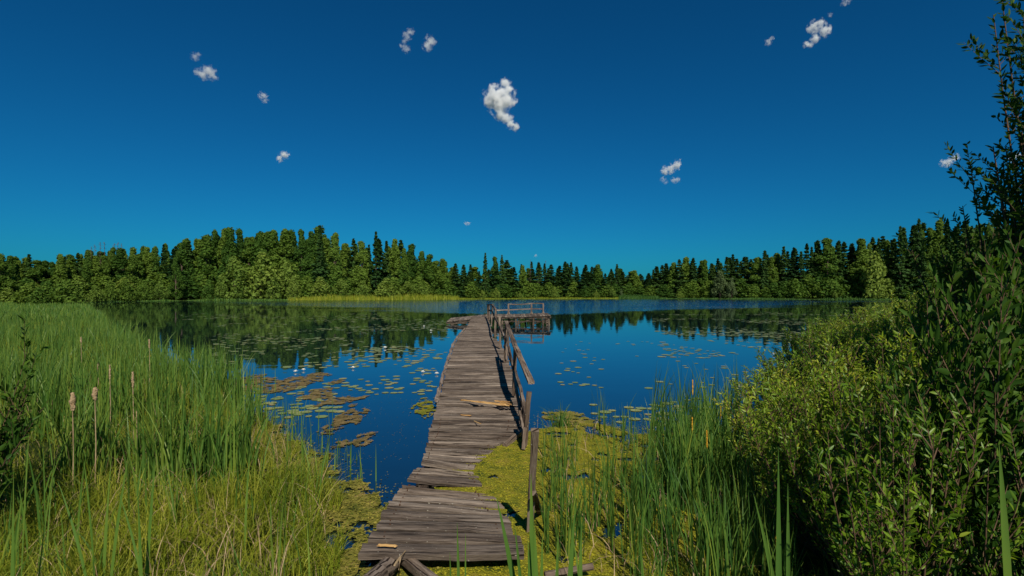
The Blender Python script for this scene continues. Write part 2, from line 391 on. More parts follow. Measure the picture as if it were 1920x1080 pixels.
for i in range(2): LIB['dround%d' % i] = (6.0, broad_meshes('darkbush', 6, [2.4, 2.9][i], 2600, 0.03, M_broad, None, .8, 0.32))
LIB['silver'] = (9.0, broad_meshes('silverwillow', 9, 2.8, 3000, 0.1, M_silver, None, .65, .36))
LIB['bare'] = (14.0, bare_meshes('bare'))
def tree(kind, name, x, ytop, D, label, cat='tree', group=None, wide=1.0, ybase=None):
    """stands at depth D where the photograph shows it in column x, its top at row ytop"""
    H0, (crown, trunk) = LIB[kind]
    X = (x - 960) * D / F
    zb = float(ground_z(np.array(X), np.array(D)))
    if zb < 0: zb = 0.0
    ht = HC - (ytop - HZ) * D / F - zb
    t = link(name, None, None, (X, D, zb)); s = ht / H0
    t.rotation_euler = (0, 0, random.random() * 6.28); t.scale = (s * wide * random.uniform(.9, 1.1), s * wide * random.uniform(.9, 1.1), s)
    tag(t, label, cat, group)
    link('trunk', trunk, t)
    if crown: link('crown', crown, t)
    return t
SKX = [0, 40, 80, 120, 160, 190, 240, 300, 340, 380, 400, 430, 460, 490, 520, 550, 575, 600, 630, 655, 690, 740, 760, 785, 810, 840, 870, 900, 925, 945, 975, 1000, 1060, 1110, 1160, 1210, 1240, 1280, 1305, 1345, 1385, 1435, 1465, 1500, 1545, 1575, 1600, 1640, 1680, 1720, 1745, 1765, 1800, 1900]
SKY = [480, 478, 483, 472, 470, 462, 463, 458, 450, 446, 434, 426, 433, 436, 431, 428, 431, 428, 431, 450, 459, 446, 455, 460, 476, 492, 499, 500, 484, 494, 490, 493, 496, 500, 502, 503, 492, 487, 482, 486, 480, 472, 466, 460, 452, 450, 454, 444, 440, 418, 418, 414, 416, 420]
def treeD(x): return float(far_shore((x - 960) / F))
def stretch_of(x, kind):
    k = 'spruce' if kind.startswith('spruce') else 'broadleaf'
    if x < 170: a = 'low wood at the far left'
    elif x < 390: a = 'wood behind the low round bushes'
    elif x < 660: a = 'tall wood behind the pale willows'
    elif x < 850: a = 'wood behind the grassy spit'
    elif x < 1000: a = 'distant wood behind the platform'
    elif x < 1240: a = 'distant wood right of the platform'
    elif x < 1480: a = 'dark middle wood on the right'
    else: a = 'tall dark wood above the thicket'
    adj = ('dark pointed spruce' if k == 'spruce' else 'full green broadleaf tree')
    return adj, a
def wood_row(xs, dd, top, pick, where):
    for x in xs:
        xx = x + random.uniform(-3, 3)
        y = np.interp(xx, SKX, SKY) + top()
        kind = pick(xx); adj, a = stretch_of(xx, kind)
        nm = 'spruce_tree' if kind.startswith('spruce') else 'broadleaf_tree'
        D = treeD(xx) + dd + random.uniform(-2, 4)
        wd = random.uniform(0.72, 1.3)*(1.0 if kind[0] == 's' else 1.05)
        tree(kind, nm, xx, y, D, '%s %s %s' % (adj, where, a), 'tree', '%ss %s %s' % (adj, where, a), wd * (1.45 if kind[0] == 's' else 1.08) * max(1.0, 95 / (HZ + 5 - y)) ** 0.8)
def pickf(x):
    if x < 380: p = 0.15
    elif x < 660: p = 0.18
    elif x < 850: p = 0.3
    elif x < 1240: p = 0.75
    else: p = 0.72
    if False: return 'round%d' % random.randrange(3)
    return 'spruce%d' % random.randrange(5) if random.random() < p else 'broad%d' % random.randrange(6)
def xs_step(a, b, f):
    out = []; x = a
    while x < b: out.append(x); x += f(x)
    return out
wood_row(xs_step(-60, 1900, lambda x: 13 + (3 if x < 1000 or x > 1450 else -1)), 12, lambda: random.choice([-5, -1, 2, 6, 10, 14]) + random.uniform(-2, 2), pickf, 'in the front row of the')
wood_row(xs_step(-70, 1900, lambda x: 17 + (3 if x < 900 or x > 1450 else 0)), 24, lambda: random.uniform(-4, 12), pickf, 'further back in the')
wood_row(xs_step(-70, 1900, lambda x: 38), 40, lambda: random.uniform(8, 18), pickf, 'at the back of the')
for x in xs_step(-60, 1900, lambda x: 21):       # young trees and bushes under the edge of the wood
    xx = x + random.uniform(-6, 6); y = np.interp(xx, SKX, SKY); hgt = (HZ - y) * random.uniform(.22, .42)
    left = xx < 860; adj, a = stretch_of(xx, 'broad'); k = random.choice(['dround0', 'dround1', 'dround0', 'round0'] if left else ['dround0', 'dround1'])
    tree(k, 'undergrowth_bush', xx, HZ - hgt, treeD(xx) + random.uniform(7, 12), 'bush of the undergrowth at the foot of the %s' % a, 'bush', 'undergrowth of the %s' % a, 1.6 * max(1, 30 / (hgt + 10)))
# single trees that stand out
for x, y, k, d, lab in [
    (910, 474, 'spruce2', 10, 'slim spruce taller than its neighbours just left of the pier railing'),
    (928, 480, 'broad2', 12, 'rounded dark tree beside the tall slim spruce left of the pier railing'),
    (705, 434, 'spruce2', 8, 'tall thin ragged tree sticking out above the wood behind the grassy spit'),
    (600, 423, 'spruce0', 8, 'sharply pointed spruce highest in the tallest wood on the left shore'),
    (941, 478, 'spruce3', 12, 'short pointed spruce right of the rounded dark tree behind the pier'),
    (1723, 411, 'spruce1', 6, 'highest spruce of the right shore, just left of the near dark willow'),
    (1688, 425, 'spruce0', 7, 'pointed spruce second highest on the right shore'),
    (1434, 470, 'spruce0', 8, 'pointed spruce standing free above the right wood at its middle'),
    (430, 424, 'broad1', 8, 'highest broadleaf tree at the left end of the tallest wood'),
    (330, 480, 'broad2', 4, 'dark full tree standing forward at the waterline left of the pale willows')]:
    tree(k, 'spruce_tree' if k[0] == 's' else 'broadleaf_tree', x, y, treeD(x) + d, lab, 'tree')
for i, x in enumerate([171, 178, 188, 196, 214, 221, 228, 995, 1010, 1023]):
    tree('bare', 'dead_tree', x, np.interp(x, SKX, SKY) - random.uniform(3, 9), treeD(x) + 22,
         'bare dead spruce tip above the left wood' if x < 900 else 'bare dead spruce tip above the distant wood behind the pier', 'dead tree', 'bare dead trees rising out of the left wood' if x < 900 else 'bare dead trees rising out of the distant wood')
# willows and bushes along the waterline
B = [(440, 483, 'round0', 3, 1.0, 'tall yellow-green round willow at the left waterline, left of a larger pale one'),
     (492, 475, 'round1', 4, 1.0, 'largest pale round willow at the left waterline'),
     (536, 490, 'round2', 5, .9, 'pale willow just right of the largest round willow'),
     (415, 520, 'round2', 2, .9, 'small bright green willow left of the tall yellow-green one'),
     (512, 520, 'round0', 2, .9, 'small willow in front of the largest pale round willow'),
     (550, 518, 'round1', 2, .8, 'small olive willow where the grassy spit begins'),
     (392, 525, 'dround0', 2, .9, 'small green bush right of the dark full tree at the waterline'),
     (300, 528, 'round2', 2, 1.1, 'olive bush at the left waterline, left of the dark full tree'),
     (270, 532, 'dround1', 2, 1.0, 'middle one of the round bushes on the left waterline'),
     (235, 525, 'dround0', 1, 1.2, 'large dark green round bush on the left waterline'),
     (205, 528, 'dround1', 1, 1.0, 'green bush between the large dark bush and the low bright one'),
     (180, 537, 'round1', 0, 1.3, 'low bright yellow-green round bush beside the sandy patch'),
     (600, 520, 'round1', 4, 1.4, 'wide olive thicket bush at the left end of the grassy spit'),
     (640, 523, 'round0', 5, 1.4, 'olive thicket bush second from the left on the grassy spit'),
     (680, 527, 'round2', 5, 1.4, 'olive thicket bush in the middle of the grassy spit'),
     (725, 522, 'round1', 4, 1.5, 'largest olive thicket bush on the grassy spit'),
     (765, 528, 'round0', 4, 1.7, 'wide bush on the right part of the grassy spit'),
     (790, 533, 'round2', 5, 1.5, 'rightmost olive bush on the grassy spit'),
     (905, 545, 'round0', 4, 1.2, 'low yellow-green bush on the bank left of the pier railing'),
     (930, 540, 'round1', 5, 1.1, 'yellow-green bush on the bank right behind the pier railing'),
     (975, 549, 'round2', 4, 1.5, 'low bright bush on the far bank above the platform'),
     (1040, 538, 'round0', 5, .9, 'narrow pale willow on the far bank just right of the platform'),
     (1148, 538, 'round2', 5, .9, 'narrow pale willow on the far bank at the wood left of the pale reeds'),
     (1165, 541, 'silver', 5, .8, 'grey-green willow on the far bank beside the pale reeds'),
     (1118, 545, 'round1', 4, 1.1, 'low green bush on the far bank between two willows'),
     (1350, 508, 'silver', 5, 1.1, 'silvery grey willow in front of the dark right wood'),
     (1372, 520, 'silver', 4, .8, 'smaller silvery willow right of the big silvery one'),
     (1275, 546, 'round1', 3, 1.2, 'pale low bush at the left end of the right shore'),
     (1640, 474, 'round0', 4, .8, 'tall pale willow leaning out of the dark right stand'),
     (1565, 545, 'round2', 3, .9, 'small sunny bush at the waterline of the right shore'),
     (1640, 535, 'round1', 3, .8, 'sunny bush at the foot of the tall pale willow on the right')]
for x, y, k, d, wd, lab in B:
    tree(k, 'willow_bush', x, y, treeD(x) + d, lab, 'bush', None, wd)
for x, y, D, wd, k, lab in [(55, 533, 62, 1.3, 'dround1', 'leftmost dark bush at the end of the reed bed'), (90, 531, 64, 1.3, 'dround0', 'dark bush in the middle of the group at the end of the reed bed'),
                     (125, 528, 60, 1.2, 'dround1', 'rightmost dark bush at the end of the reed bed'), (15, 540, 70, 1.5, 'round1', 'pale low bush at the far left edge behind the reeds'), (72, 540, 58, 1.3, 'dround0', 'lowest dark bush at the end of the reed bed')]:
    tree(k, 'bush', x, y, D, lab, 'bush', None, wd)

# ------------------------------------------------------------ reeds and grass
def blades(bx, by, bz, h, wdt, bend, seg=4, curl=1.0, ang=None):
    """upright tapering blades, arching over by bend (fraction of height)"""
    n = len(bx); h = np.broadcast_to(h, n) * 1.0; wdt = np.broadcast_to(wdt, n); bend = np.broadcast_to(bend, n)
    a = rng.uniform(0, 2*np.pi, n) if ang is None else ang
    f = rng.uniform(0, 2*np.pi, n)
    rows = []
    for i in range(seg + 1):
        t = i / seg
        r = bend * h * t ** 2.0; zz = h * (t - 0.45 * np.abs(bend) * t ** 3 * curl)
        ww = wdt * 0.5 * (1 - t ** 2.2) * (0.75 + 0.5 * min(t * 3, 1) * 0.5) + 0.0004
        cx = bx + np.cos(a) * r; cy = by + np.sin(a) * r; cz = bz + zz
        tw = f + 0.8 * t
        dx = np.cos(tw) * ww; dy = np.sin(tw) * ww
        rows.append(np.stack([cx - dx, cy - dy, cz], 1)); rows.append(np.stack([cx + dx, cy + dy, cz], 1))
    V = np.stack(rows, 1).reshape(-1, 3)
    k = 2 * (seg + 1); base = np.arange(n)[:, None] * k
    Fs = [np.stack([base[:, 0] + 2*i, base[:, 0] + 2*i + 1, base[:, 0] + 2*i + 3, base[:, 0] + 2*i + 2], 1) for i in range(seg)]
    return V, np.concatenate(Fs)
def sample(n, ylo, yhi, xlo, xhi, keep):
    Y = ylo * (yhi / ylo) ** rng.uniform(0, 1, n); X = rng.uniform(xlo(Y), xhi(Y), n)
    k = keep(X, Y); return X[k], Y[k]
# left bed of cattails
def cl_noise(X, Y, s, seed): return fbm(X * s, Y * s, seed)
lo = lambda Y: -1.02 * Y - 1.5
X, Y = sample(34000, 5.0, 28, lo, lambda Y: left_bank(Y) + 0.3, lambda X, Y: (cl_noise(X, Y, 1.0, 5) > 0.50) & ((Y > 8.5) | (cl_noise(X, Y, 1.3, 9) > .52)))
hh = (0.80 + 0.45 * cl_noise(X, Y, .35, 8)) * rng.uniform(.45, 1.18, len(X))
v1 = blades(X, Y, 0, hh, rng.uniform(.010, .024, len(X)), rng.uniform(.02, .50, len(X)) ** 1.4, 5)
X, Y = sample(34000, 28, 125, lo, lambda Y: left_bank(Y) + 0.3, lambda X, Y: cl_noise(X, Y, .25, 15) > 0.36)
hh = (0.85 + 0.4 * cl_noise(X, Y, .12, 8)) * rng.uniform(.6, 1.15, len(X))
v2 = blades(X, Y, 0, hh, .03 + Y * .0011, rng.uniform(.02, .35, len(X)), 3)
# single tall leaves rising out of the near sedge
X, Y = sample(900, 3.2, 9, lo, lambda Y: left_bank(Y) + 0.1, lambda X, Y: cl_noise(X, Y, 2.2, 19) > .5)
v0 = blades(X, Y, 0, rng.uniform(.45, 1.0, len(X)), rng.uniform(.009, .018, len(X)), rng.uniform(.03, .4, len(X)) ** 1.2, 6)
# groups standing in the water off the left bank
gx_, gy_ = [], []
for (px, py, k, s) in [(610, 880, 14, .15), (560, 820, 20, .2), (452, 745, 30, .25), (480, 790, 46, .22), (505, 800, 30, .2), (432, 720, 60, .35), (600, 842, 9, .12), (660, 905, 7, .1), (640, 868, 10, .12), (400, 740, 60, .4), (545, 790, 12, .15)]:
    c = P(px, py); gx_.append(rng.normal(c.x, s, k)); gy_.append(rng.normal(c.y, s, k))
X = np.concatenate(gx_); Y = np.concatenate(gy_)
v3 = blades(X, Y, -0.02, rng.uniform(.18, .75, len(X)) * np.where(Y < 7.4, .6, 1.0), rng.uniform(.008, .015, len(X)), rng.uniform(.0, .2, len(X)), 5)
V, Fc = join([v1, v2, v3, v0])
o = link('cattail_bed', np_mesh('cattail_bed', V, Fc, M_reed)); tag(o, 'dense bed of blue-green cattail leaves filling the left bank', 'reeds', None, 'stuff')
# fine sedge and grass under and in front of it
X, Y = sample(60000, 2.6, 13, lo, lambda Y: left_bank(Y) - 0.05, lambda X, Y: cl_noise(X, Y, 1.1, 31) + 0.12 * rng.uniform(-1, 1, len(X)) > 0.42)
hh = (0.12 + 0.52 * cl_noise(X, Y, 1.6, 38)) * rng.uniform(.4, 1.3, len(X))
ba = 6.28 * fbm(X * 3, Y * 3, 77, 2) * 2 + rng.normal(0, 1.8, len(X))
v1 = blades(X, Y, 0, hh, rng.uniform(.003, .008, len(X)), rng.uniform(.05, 1.1, len(X)), 5, 1.0, ba)
X, Y = sample(22000, 13, 60, lo, lambda Y: left_bank(Y) - 0.1, lambda X, Y: cl_noise(X, Y, .3, 31) > 0.45)
v2 = blades(X, Y, 0, rng.uniform(.3, .75, len(X)), .012 + Y * .0010, rng.uniform(.1, .6, len(X)), 3)
X, Y = sample(5000, 2.8, 9, lambda Y: left_bank(Y) - .3, lambda Y: left_bank(Y) + np.interp(Y, [3, 5, 7], [.1, .15, .5]), lambda X, Y: cl_noise(X, Y, 2.0, 61) > .54)
v3 = blades(X, Y, 0, rng.uniform(.06, .32, len(X)), rng.uniform(.003, .008, len(X)), rng.uniform(.05, 1.0, len(X)), 4)
X, Y = sample(5000, 2.8, 7.5, lambda Y: .45 + 0*Y, lambda Y: right_bank(Y) + 1.0, lambda X, Y: cl_noise(X, Y, 2.0, 62) > .55)
v4 = blades(X, Y, 0, rng.uniform(.05, .35, len(X)), rng.uniform(.003, .007, len(X)), rng.uniform(.05, 1.2, len(X)), 4)
V, Fc = join([v1, v2, v3, v4])
o = link('sedge_grass', np_mesh('sedge_grass', V, Fc, M_grass)); tag(o, 'fine yellow-green arching sedge on the near left bank', 'grass', None, 'stuff')
# dead straw between
X, Y = sample(2800, 2.6, 14, lo, lambda Y: left_bank(Y), lambda X, Y: X < 99)
v1 = blades(X, Y, 0, rng.uniform(.2, .6, len(X)), rng.uniform(.003, .007, len(X)), rng.uniform(.1, .9, len(X)), 4)
X, Y = sample(500, 3.4, 8, lambda Y: 0.35 + 0*Y, lambda Y: right_bank(Y), lambda X, Y: X < 99)
v2 = blades(X, Y, 0, rng.uniform(.12, .42, len(X)), rng.uniform(.003, .008, len(X)), rng.uniform(.1, 1.3, len(X)), 4)
V, Fc = join([v1, v2])
o = link('dead_straw', np_mesh('dead_straw', V, Fc, M_dry)); tag(o, 'dry brown straw of last year between the green reeds', 'straw', None, 'stuff')
# reeds and grass on the far banks
def far_reeds(x0, x1, dd, n, h0, h1, mat, name, lab):
    u = (rng.uniform(x0, x1, n) - 960) / F; Y = far_shore(u) + dd * rng.uniform(-0.15, 1, n); X = u * Y
    hm = np.clip(fbm(X * .09, Y * .09, 5) * 2.4 - .55, .08, 1.25); kk = hm > .12; X, Y, hm = X[kk], Y[kk], hm[kk]; n = len(X)
    V, Fc = blades(X, Y, ground_z(X, Y), rng.uniform(h0, h1, n) * hm, .13, rng.uniform(0, .4, n), 2)
    tag(link(name, np_mesh(name, V, Fc, mat)), lab, 'reeds', None, 'stuff')
far_reeds(540, 860, 14, 14000, .6, 2.1, M_grass, 'shore_reeds', 'bright green reeds along the grassy spit left of the pier')
far_reeds(170, 560, 2, 3000, .3, 1.0, M_reed, 'shore_reeds', 'green reeds at the foot of the willows on the left shore')
far_reeds(860, 1160, 8, 6000, .3, 1.0, M_grass, 'shore_reeds', 'low grass on the far bank behind the pier')
far_reeds(1160, 1235, 6, 2500, .5, 1.7, M_reed, 'shore_reeds', 'pale reed patch on the far bank right of the pier')
far_reeds(1235, 1900, 4, 5000, .3, 1.0, M_reed, 'shore_reeds', 'dark green reeds along the shaded right shore')

# right hand cattails standing in the duckweed: plants of their own
def cattail_variant(i):
    k = [6, 8, 5, 9, 7, 6][i]
    r = rng.uniform(0.0, .035, k); a = rng.uniform(0, 6.28, k)
    h = rng.uniform(.55, 1.08, k)
    V, Fc = blades(r*np.cos(a), r*np.sin(a), -.04, h, rng.uniform(.009, .019, k), rng.uniform(.03, .35, k) ** 1.2, 7)
    return np_mesh('cattail_leaves', V, Fc, M_reed, True)
CT = [cattail_variant(i) for i in range(6)]
def spike_mesh():
    v, f = tube([(0, 0, -.04), (.004, 0, .5), (0, .004, .84)], [.004, .004, .003], 5); return np_mesh('stem', v, f, M_reed, True)
def knobbly(z0, z1, r, n=10, k=8, mat=None, jit=.25):
    pts = [(0, 0, z0 + (z1 - z0) * i / n) for i in range(n + 1)]
    rad = [r * (0.35 if i in (0, n) else 1) * random.uniform(1 - jit, 1 + jit) for i in range(n + 1)]
    v, f = tube(pts, rad, k); v = v + rng.normal(0, r * .12, v.shape); return np_mesh('spike', v, f, mat, True)
ST = spike_mesh(); SP = knobbly(.84, 1.02, .0065, 12, 7, M_spike)
nct = 0
def cattail(px, py, s, label, group=None, spike=False, v=None, z=0):
    global nct
    p = P(px, py, z); t = link('cattail_plant', None, None, p); t.rotation_euler = (random.uniform(-.05, .05), random.uniform(-.05, .05), random.random()*6.28)
    t.scale = (s, s, s); tag(t, label, 'cattail', group); link('leaves', CT[nct % 6 if v is None else v], t); nct += 1
    if spike:
        st = link('stem', ST, t); link('flower_spike', SP, st)
    return t
# tall clump right of centre
for i in range(120):
    px = random.gauss(1300, 52); py = random.uniform(800, 960)
    if px < 1215: px = 1215 + random.random() * 20
    cattail(px, py, random.uniform(.8, 1.2), 'green cattail plant in the tall thick clump left of the willow thicket', 'cattails of the tall thick clump right of the duckweed')
for i in range(95):
    py = random.uniform(815, 1060); px = 1015 + 240 * random.random() ** .85
    cattail(px, py, random.uniform(.45, .85), 'small cattail plant standing singly in the yellow duckweed right of the pier', 'single cattails in the duckweed')
for i in range(95):
    cattail(random.uniform(1180, 1500), random.uniform(930, 1180), random.uniform(.6, 1.0), 'cattail plant at the lower edge between the duckweed and the willow thicket', 'cattails at the foot of the willow thicket')
for i in range(44):
    py = random.uniform(735, 820); cattail(random.uniform(1340, 1470), py, random.uniform(.6, .9), 'cattail plant standing in open water before the willow thicket', 'cattails in the water before the willow thicket')
for px, py, s, lab in [(1298, 880, 1.0, 'cattail with a yellow flower spike, highest in the tall clump'), (1350, 905, .8, 'cattail with an orange flower spike at the right of the tall clump'),
                       (1300, 960, .85, 'cattail with an orange flower spike in the middle of the tall clump'), (1328, 1000, .85, 'cattail with a knobbly orange flower spike lowest in the tall clump'),
                       (1458, 1220, .62, 'cattail with an orange spike before the thicket at the lower edge')]:
    cattail(px, py, s, lab, None, True)
# foreground blades at the lower edge
def big_blades(spec, label, name='cattail_plant'):
    """spec: list of (x_base, x_tip, y_tip, D, width)"""
    X = []; parts = []
    c0 = None
    for (xb, xt, yt, D, wd) in spec:
        tip = PD(xt, yt, D); bx = (xb - 960) * D / F
        if c0 is None: c0 = Vector((bx, D, 0))
        nseg = 8; V = []; 
        for i in range(nseg + 1):
            t = i / nseg; x = bx + (tip.x - bx) * t ** 1.6; z = -0.02 + (tip.z + .02) * t; y = D + 0.03 * t
            ww = wd * (.80 if xb > 700 else .5) * random.uniform(.9, 1.1) * (1 - t ** 3) * (.7 + .3 * min(1, 3 * t)) + .0006; tw = 0.5 * math.sin(t * 3 + xb)
            dx = math.cos(tw) * ww; dy = math.sin(tw) * ww
            V += [(x - dx - c0.x, y - dy - c0.y, z), (x - c0.x, y - c0.y + ww * .35, z), (x + dx - c0.x, y + dy - c0.y, z)]
        Fq = []
        for i in range(nseg):
            for j in (0, 1): Fq.append((3*i+j, 3*i+j+1, 3*i+j+4, 3*i+j+3))
        parts.append((np.array(V), np.array(Fq)))
    v, f = join(parts); t = link(name, None, None, c0); link('leaves', np_mesh('leaves', v, f, M_reed, True), t)
    tag(t, label, 'cattail'); return t
big_blades([(985, 930, 935, 2.7, .022), (990, 965, 990, 2.6, .016)], 'long broad blade leaning left over the front planks of the pier')
big_blades([(1000, 996, 892, 2.6, .026), (1010, 1003, 985, 2.5, .02), (1012, 1018, 1005, 2.55, .017), (998, 990, 1010, 2.5, .015)], 'tight bunch of broad blades at the right front corner of the pier')
big_blades([(1060, 1080, 950, 2.6, .022), (1040, 1048, 1000, 2.6, .018)], 'tall blade leaning right in the bottom centre, left one of two')
big_blades([(1085, 1092, 985, 2.6, .020), (1110, 1075, 1010, 2.6, .014)], 'tall blade in the bottom centre, right one of two')
big_blades([(862, 856, 985, 2.8, .014), (872, 872, 1005, 2.8, .008), (850, 842, 1040, 2.7, .014)], 'thin grass blades rising before the front edge of the pier')
big_blades([(1480, 1418, 930, 2.6, .016), (1470, 1440, 985, 2.6, .016)], 'long blade leaning left before the willow thicket')
big_blades([(1462, 1465, 840, 2.7, .018), (1480, 1483, 910, 2.7, .015)], 'upright long blades before the willow thicket')
big_blades([(1905, 1885, 835, 2.3, .030)], 'broad blade at the lower right edge of the picture before the dark thicket')
big_blades([(480, 350, 1010, 2.7, .026), (500, 420, 1000, 2.6, .016)], 'broad blade bent left at the lower left of the picture')
big_blades([(20, 15, 880, 2.7, .020), (35, 45, 815, 3.0, .02), (10, 30, 940, 2.7, .02), (60, 95, 860, 2.9, .018)], 'dark broad blades at the lower left corner')
big_blades([(180, 150, 870, 3.1, .018), (190, 205, 820, 3.2, .018), (200, 235, 850, 3.1, .018), (175, 100, 905, 3.1, .018)], 'tall fan of blades in the left foreground below the seed heads')
big_blades([(265, 250, 900, 3.0, .018), (270, 285, 860, 3.1, .018), (282, 215, 925, 3.0, .016)], 'second fan of blades in the left foreground')
# old cattail heads on the left
def seed_head(px, py, hw, hh, D, label):
    top = PD(px, py, D); t = link('cattail_seed_head', None, None, (top.x, D, 0)); tag(t, label, 'cattail')
    L = .9 * hh * D / F; r = .82 * hw * D / F / 2
    v, f = tube([(0, 0, 0), (.01, 0, top.z * .5), (0, 0, top.z - L * .8)], [.006, .005, .004], 5); link('stem', np_mesh('stem', v, f, M_dry, True), t)
    n = 12; pts = [(0.15 * r * math.sin(i), 0, top.z - L + L * i / n) for i in range(n + 1)]
    rad = [r * (0.3 + 0.7 * math.sin(math.pi * (i + .6) / (n + 1.2)) ** .5) * random.uniform(.75, 1.2) for i in range(n + 1)]
    v, f = tube(pts, rad, 9); v = v + rng.normal(0, r * .15, v.shape); link('seed_head', np_mesh('seed_head', v, f, M_head, True), t)
seed_head(136, 736, 12, 36, 5.0, 'fattest fluffy brown cattail seed head on the left bank')
seed_head(178, 726, 10, 26, 5.2, 'fluffy brown cattail seed head right of the fattest one')
seed_head(249, 697, 6, 32, 6.0, 'pale slim cattail seed head rightmost of the near three')
seed_head(206, 684, 4, 30, 7.0, 'thin grey cattail seed head behind the fluffy ones')
seed_head(184, 680, 4, 18, 7.5, 'small pinkish cattail seed head left of the thin grey one')
seed_head(280, 636, 4, 20, 9.5, 'distant pale cattail seed head near the edge of the reed bed')
seed_head(152, 632, 3, 12, 10.5, 'distant small cattail seed head in the middle of the reed bed')
seed_head(256, 770, 4, 30, 5.2, 'broken brown cattail stalk below the pale slim seed head')

# ------------------------------------------------------------ willow thicket on the right, small bush at the left edge
def leaf_mesh(name, C, Dr, Ln, Wd, mat):
    """lance shaped folded leaves: C base (n,3), Dr direction"""
    n = len(C); Dr = Dr / np.linalg.norm(Dr, axis=1)[:, None]
    t = rng.normal(size=(n, 3)); s = np.cross(Dr, t); s /= np.linalg.norm(s, axis=1)[:, None]; u = np.cross(s, Dr)
    L = Ln[:, None]; W = Wd[:, None] * .5; fo = 0.35
    dr = -0.10 * L * np.array([0, 0, 1])
    V = np.stack([C, C + Dr*L*.3 + s*W + u*W*fo, C + Dr*L*.3 - s*W + u*W*fo, C + Dr*L*.35,
                  C + Dr*L*.7 + s*W*.75 + u*W*fo + dr*.5, C + Dr*L*.7 - s*W*.75 + u*W*fo + dr*.5, C + Dr*L*.7 + dr*.5, C + Dr*L + dr], 1).reshape(-1, 3)
    b = np.arange(n)[:, None] * 8
    q = np.array([[0, 3, 1], [0, 2, 3], [1, 3, 6], [1, 6, 4], [3, 2, 5], [3, 5, 6], [4, 6, 7], [6, 5, 7]])
    Fc = (b[:, None, :] + q[None]).reshape(-1, 3)
    return np_mesh(name, V, Fc, mat, False)
def shrub_meshes(nst, H, spread, lpl, mat, leafL=.062, leafW=.017, side=3, droop=0.0, lpm=34):
    tubes = []; C = []; Dv = []
    for i in range(nst):
        a = random.random() * 6.28; r0 = random.random() * .12 * spread; hh = H * random.uniform(.55, 1.0); sp = spread * random.uniform(.1, 1.0)
        p0 = Vector((math.cos(a)*r0, math.sin(a)*r0, -.05)); top = Vector((math.cos(a)*sp, math.sin(a)*sp, hh * (1 - .25 * sp / max(spread, .01))))
        def pt(t): return p0.lerp(top, t) + Vector((math.cos(a), math.sin(a), 0)) * (.12 * sp * math.sin(math.pi * t)) + Vector((0, 0, -droop * t * t))
        pts = [pt(t / 6) for t in range(7)]
        tubes.append(tube(pts, [.010 * (1 - t / 7.5) * (H / 1.5) ** .7 for t in range(7)], 4))
        def leaves(p, q, nl, t0=0.0):
            d = (q - p)
            for k in range(nl):
                t = t0 + (1 - t0) * (k + random.random()*.6) / nl
                o = Vector((random.gauss(0, 1), random.gauss(0, 1), random.gauss(0, .6))); o = (o - o.project(d)).normalized()
                C.append(tuple(p.lerp(q, min(t, 1)))); Dv.append(tuple(d.normalized() * .75 + o * .8 + Vector((0, 0, .15))))
        for j in range(2, 6): leaves(pts[j], pts[j+1], int((pts[j+1]-pts[j]).length * lpm) + 1)
        for s in range(side * 3):
            t = random.uniform(.22, .95); b = pt(t); an = random.random() * 6.28
            q = b + Vector((math.cos(an) * .6, math.sin(an) * .6, .8)) * random.uniform(.14, .34) * (H / 1.5) ** .5
            tubes.append(tube([b, b.lerp(q, .5) + Vector((0, 0, -.01)), q], [.004, .003, .0012], 3)); leaves(b, q, int((q-b).length * lpm * 1.2) + 2, .15)
    C = np.array(C); Dv = np.array(Dv); n = len(C)
    tv, tf = join([(np.asarray(v), f) for v, f in tubes])
    return leaf_mesh('foliage', C, Dv, rng.uniform(.6, 1.25, n) * leafL, rng.uniform(.7, 1.2, n) * leafW, mat), np_mesh('stems', tv, tf, M_twig, True)
SH = [shrub_meshes(30, 1.5, .62, 0, M_willow, .052, .0145, 3, 0, 44) for _ in range(4)]
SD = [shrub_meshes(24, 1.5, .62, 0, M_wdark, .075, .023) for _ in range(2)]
def shrub(vs, X, Y, h, wd, label, group=None, name='willow_shrub', z0=0.05):
    fo, stm = random.choice(vs); t = link(name, None, None, (X, Y, z0)); s = h / 1.5
    t.scale = (wd, wd, s); t.rotation_euler = (random.uniform(-.08, .08), random.uniform(-.08, .08), random.random()*6.28)
    tag(t, label, 'shrub', group); link('stems', stm, t); link('foliage', fo, t); return t
SKR_X = [1380, 1440, 1480, 1540, 1580, 1620, 1700, 1760, 1800, 1830, 1920, 2100]
SKR_Y = [780, 690, 625, 582, 572, 562, 550, 525, 490, 430, 400, 380]
cnt = 0
for Yd in [2.75, 3.3, 4.0, 4.8, 5.7, 6.8, 8.1, 9.7, 11.6, 14, 17]:
    px = np.interp(Yd, [2.7, 3.3, 4, 4.8, 5.7, 6.8, 8.1, 17], [1700, 1640, 1560, 1510, 1475, 1475, 1475, 1640]) + random.uniform(-12, 12)
    while px < 1990:
        X = (px - 960) * Yd / F
        ylim = np.interp(px, SKR_X, SKR_Y)
        # nearer plants stay lower in the picture so that those behind show over them
        ytop = ylim + max(0, (7.5 - Yd)) * 26 * (1 if px < 1800 else .2) + random.uniform(0, 22)
        h = HC - (ytop - HZ) * Yd / F
        h = min(max(h, .5), 2.6 + .1 * Yd)
        sunny = px < 1790  # past this column the shade is put into the leaf colour
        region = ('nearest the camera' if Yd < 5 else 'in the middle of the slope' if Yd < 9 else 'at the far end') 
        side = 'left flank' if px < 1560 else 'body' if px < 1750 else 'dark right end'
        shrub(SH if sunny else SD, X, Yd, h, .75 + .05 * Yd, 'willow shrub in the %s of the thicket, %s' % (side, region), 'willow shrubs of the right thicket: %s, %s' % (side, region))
        cnt += 1
        px += (440 if Yd < 4.5 else 500) / Yd * (.9 + .05 * Yd) * random.uniform(.8, 1.2)
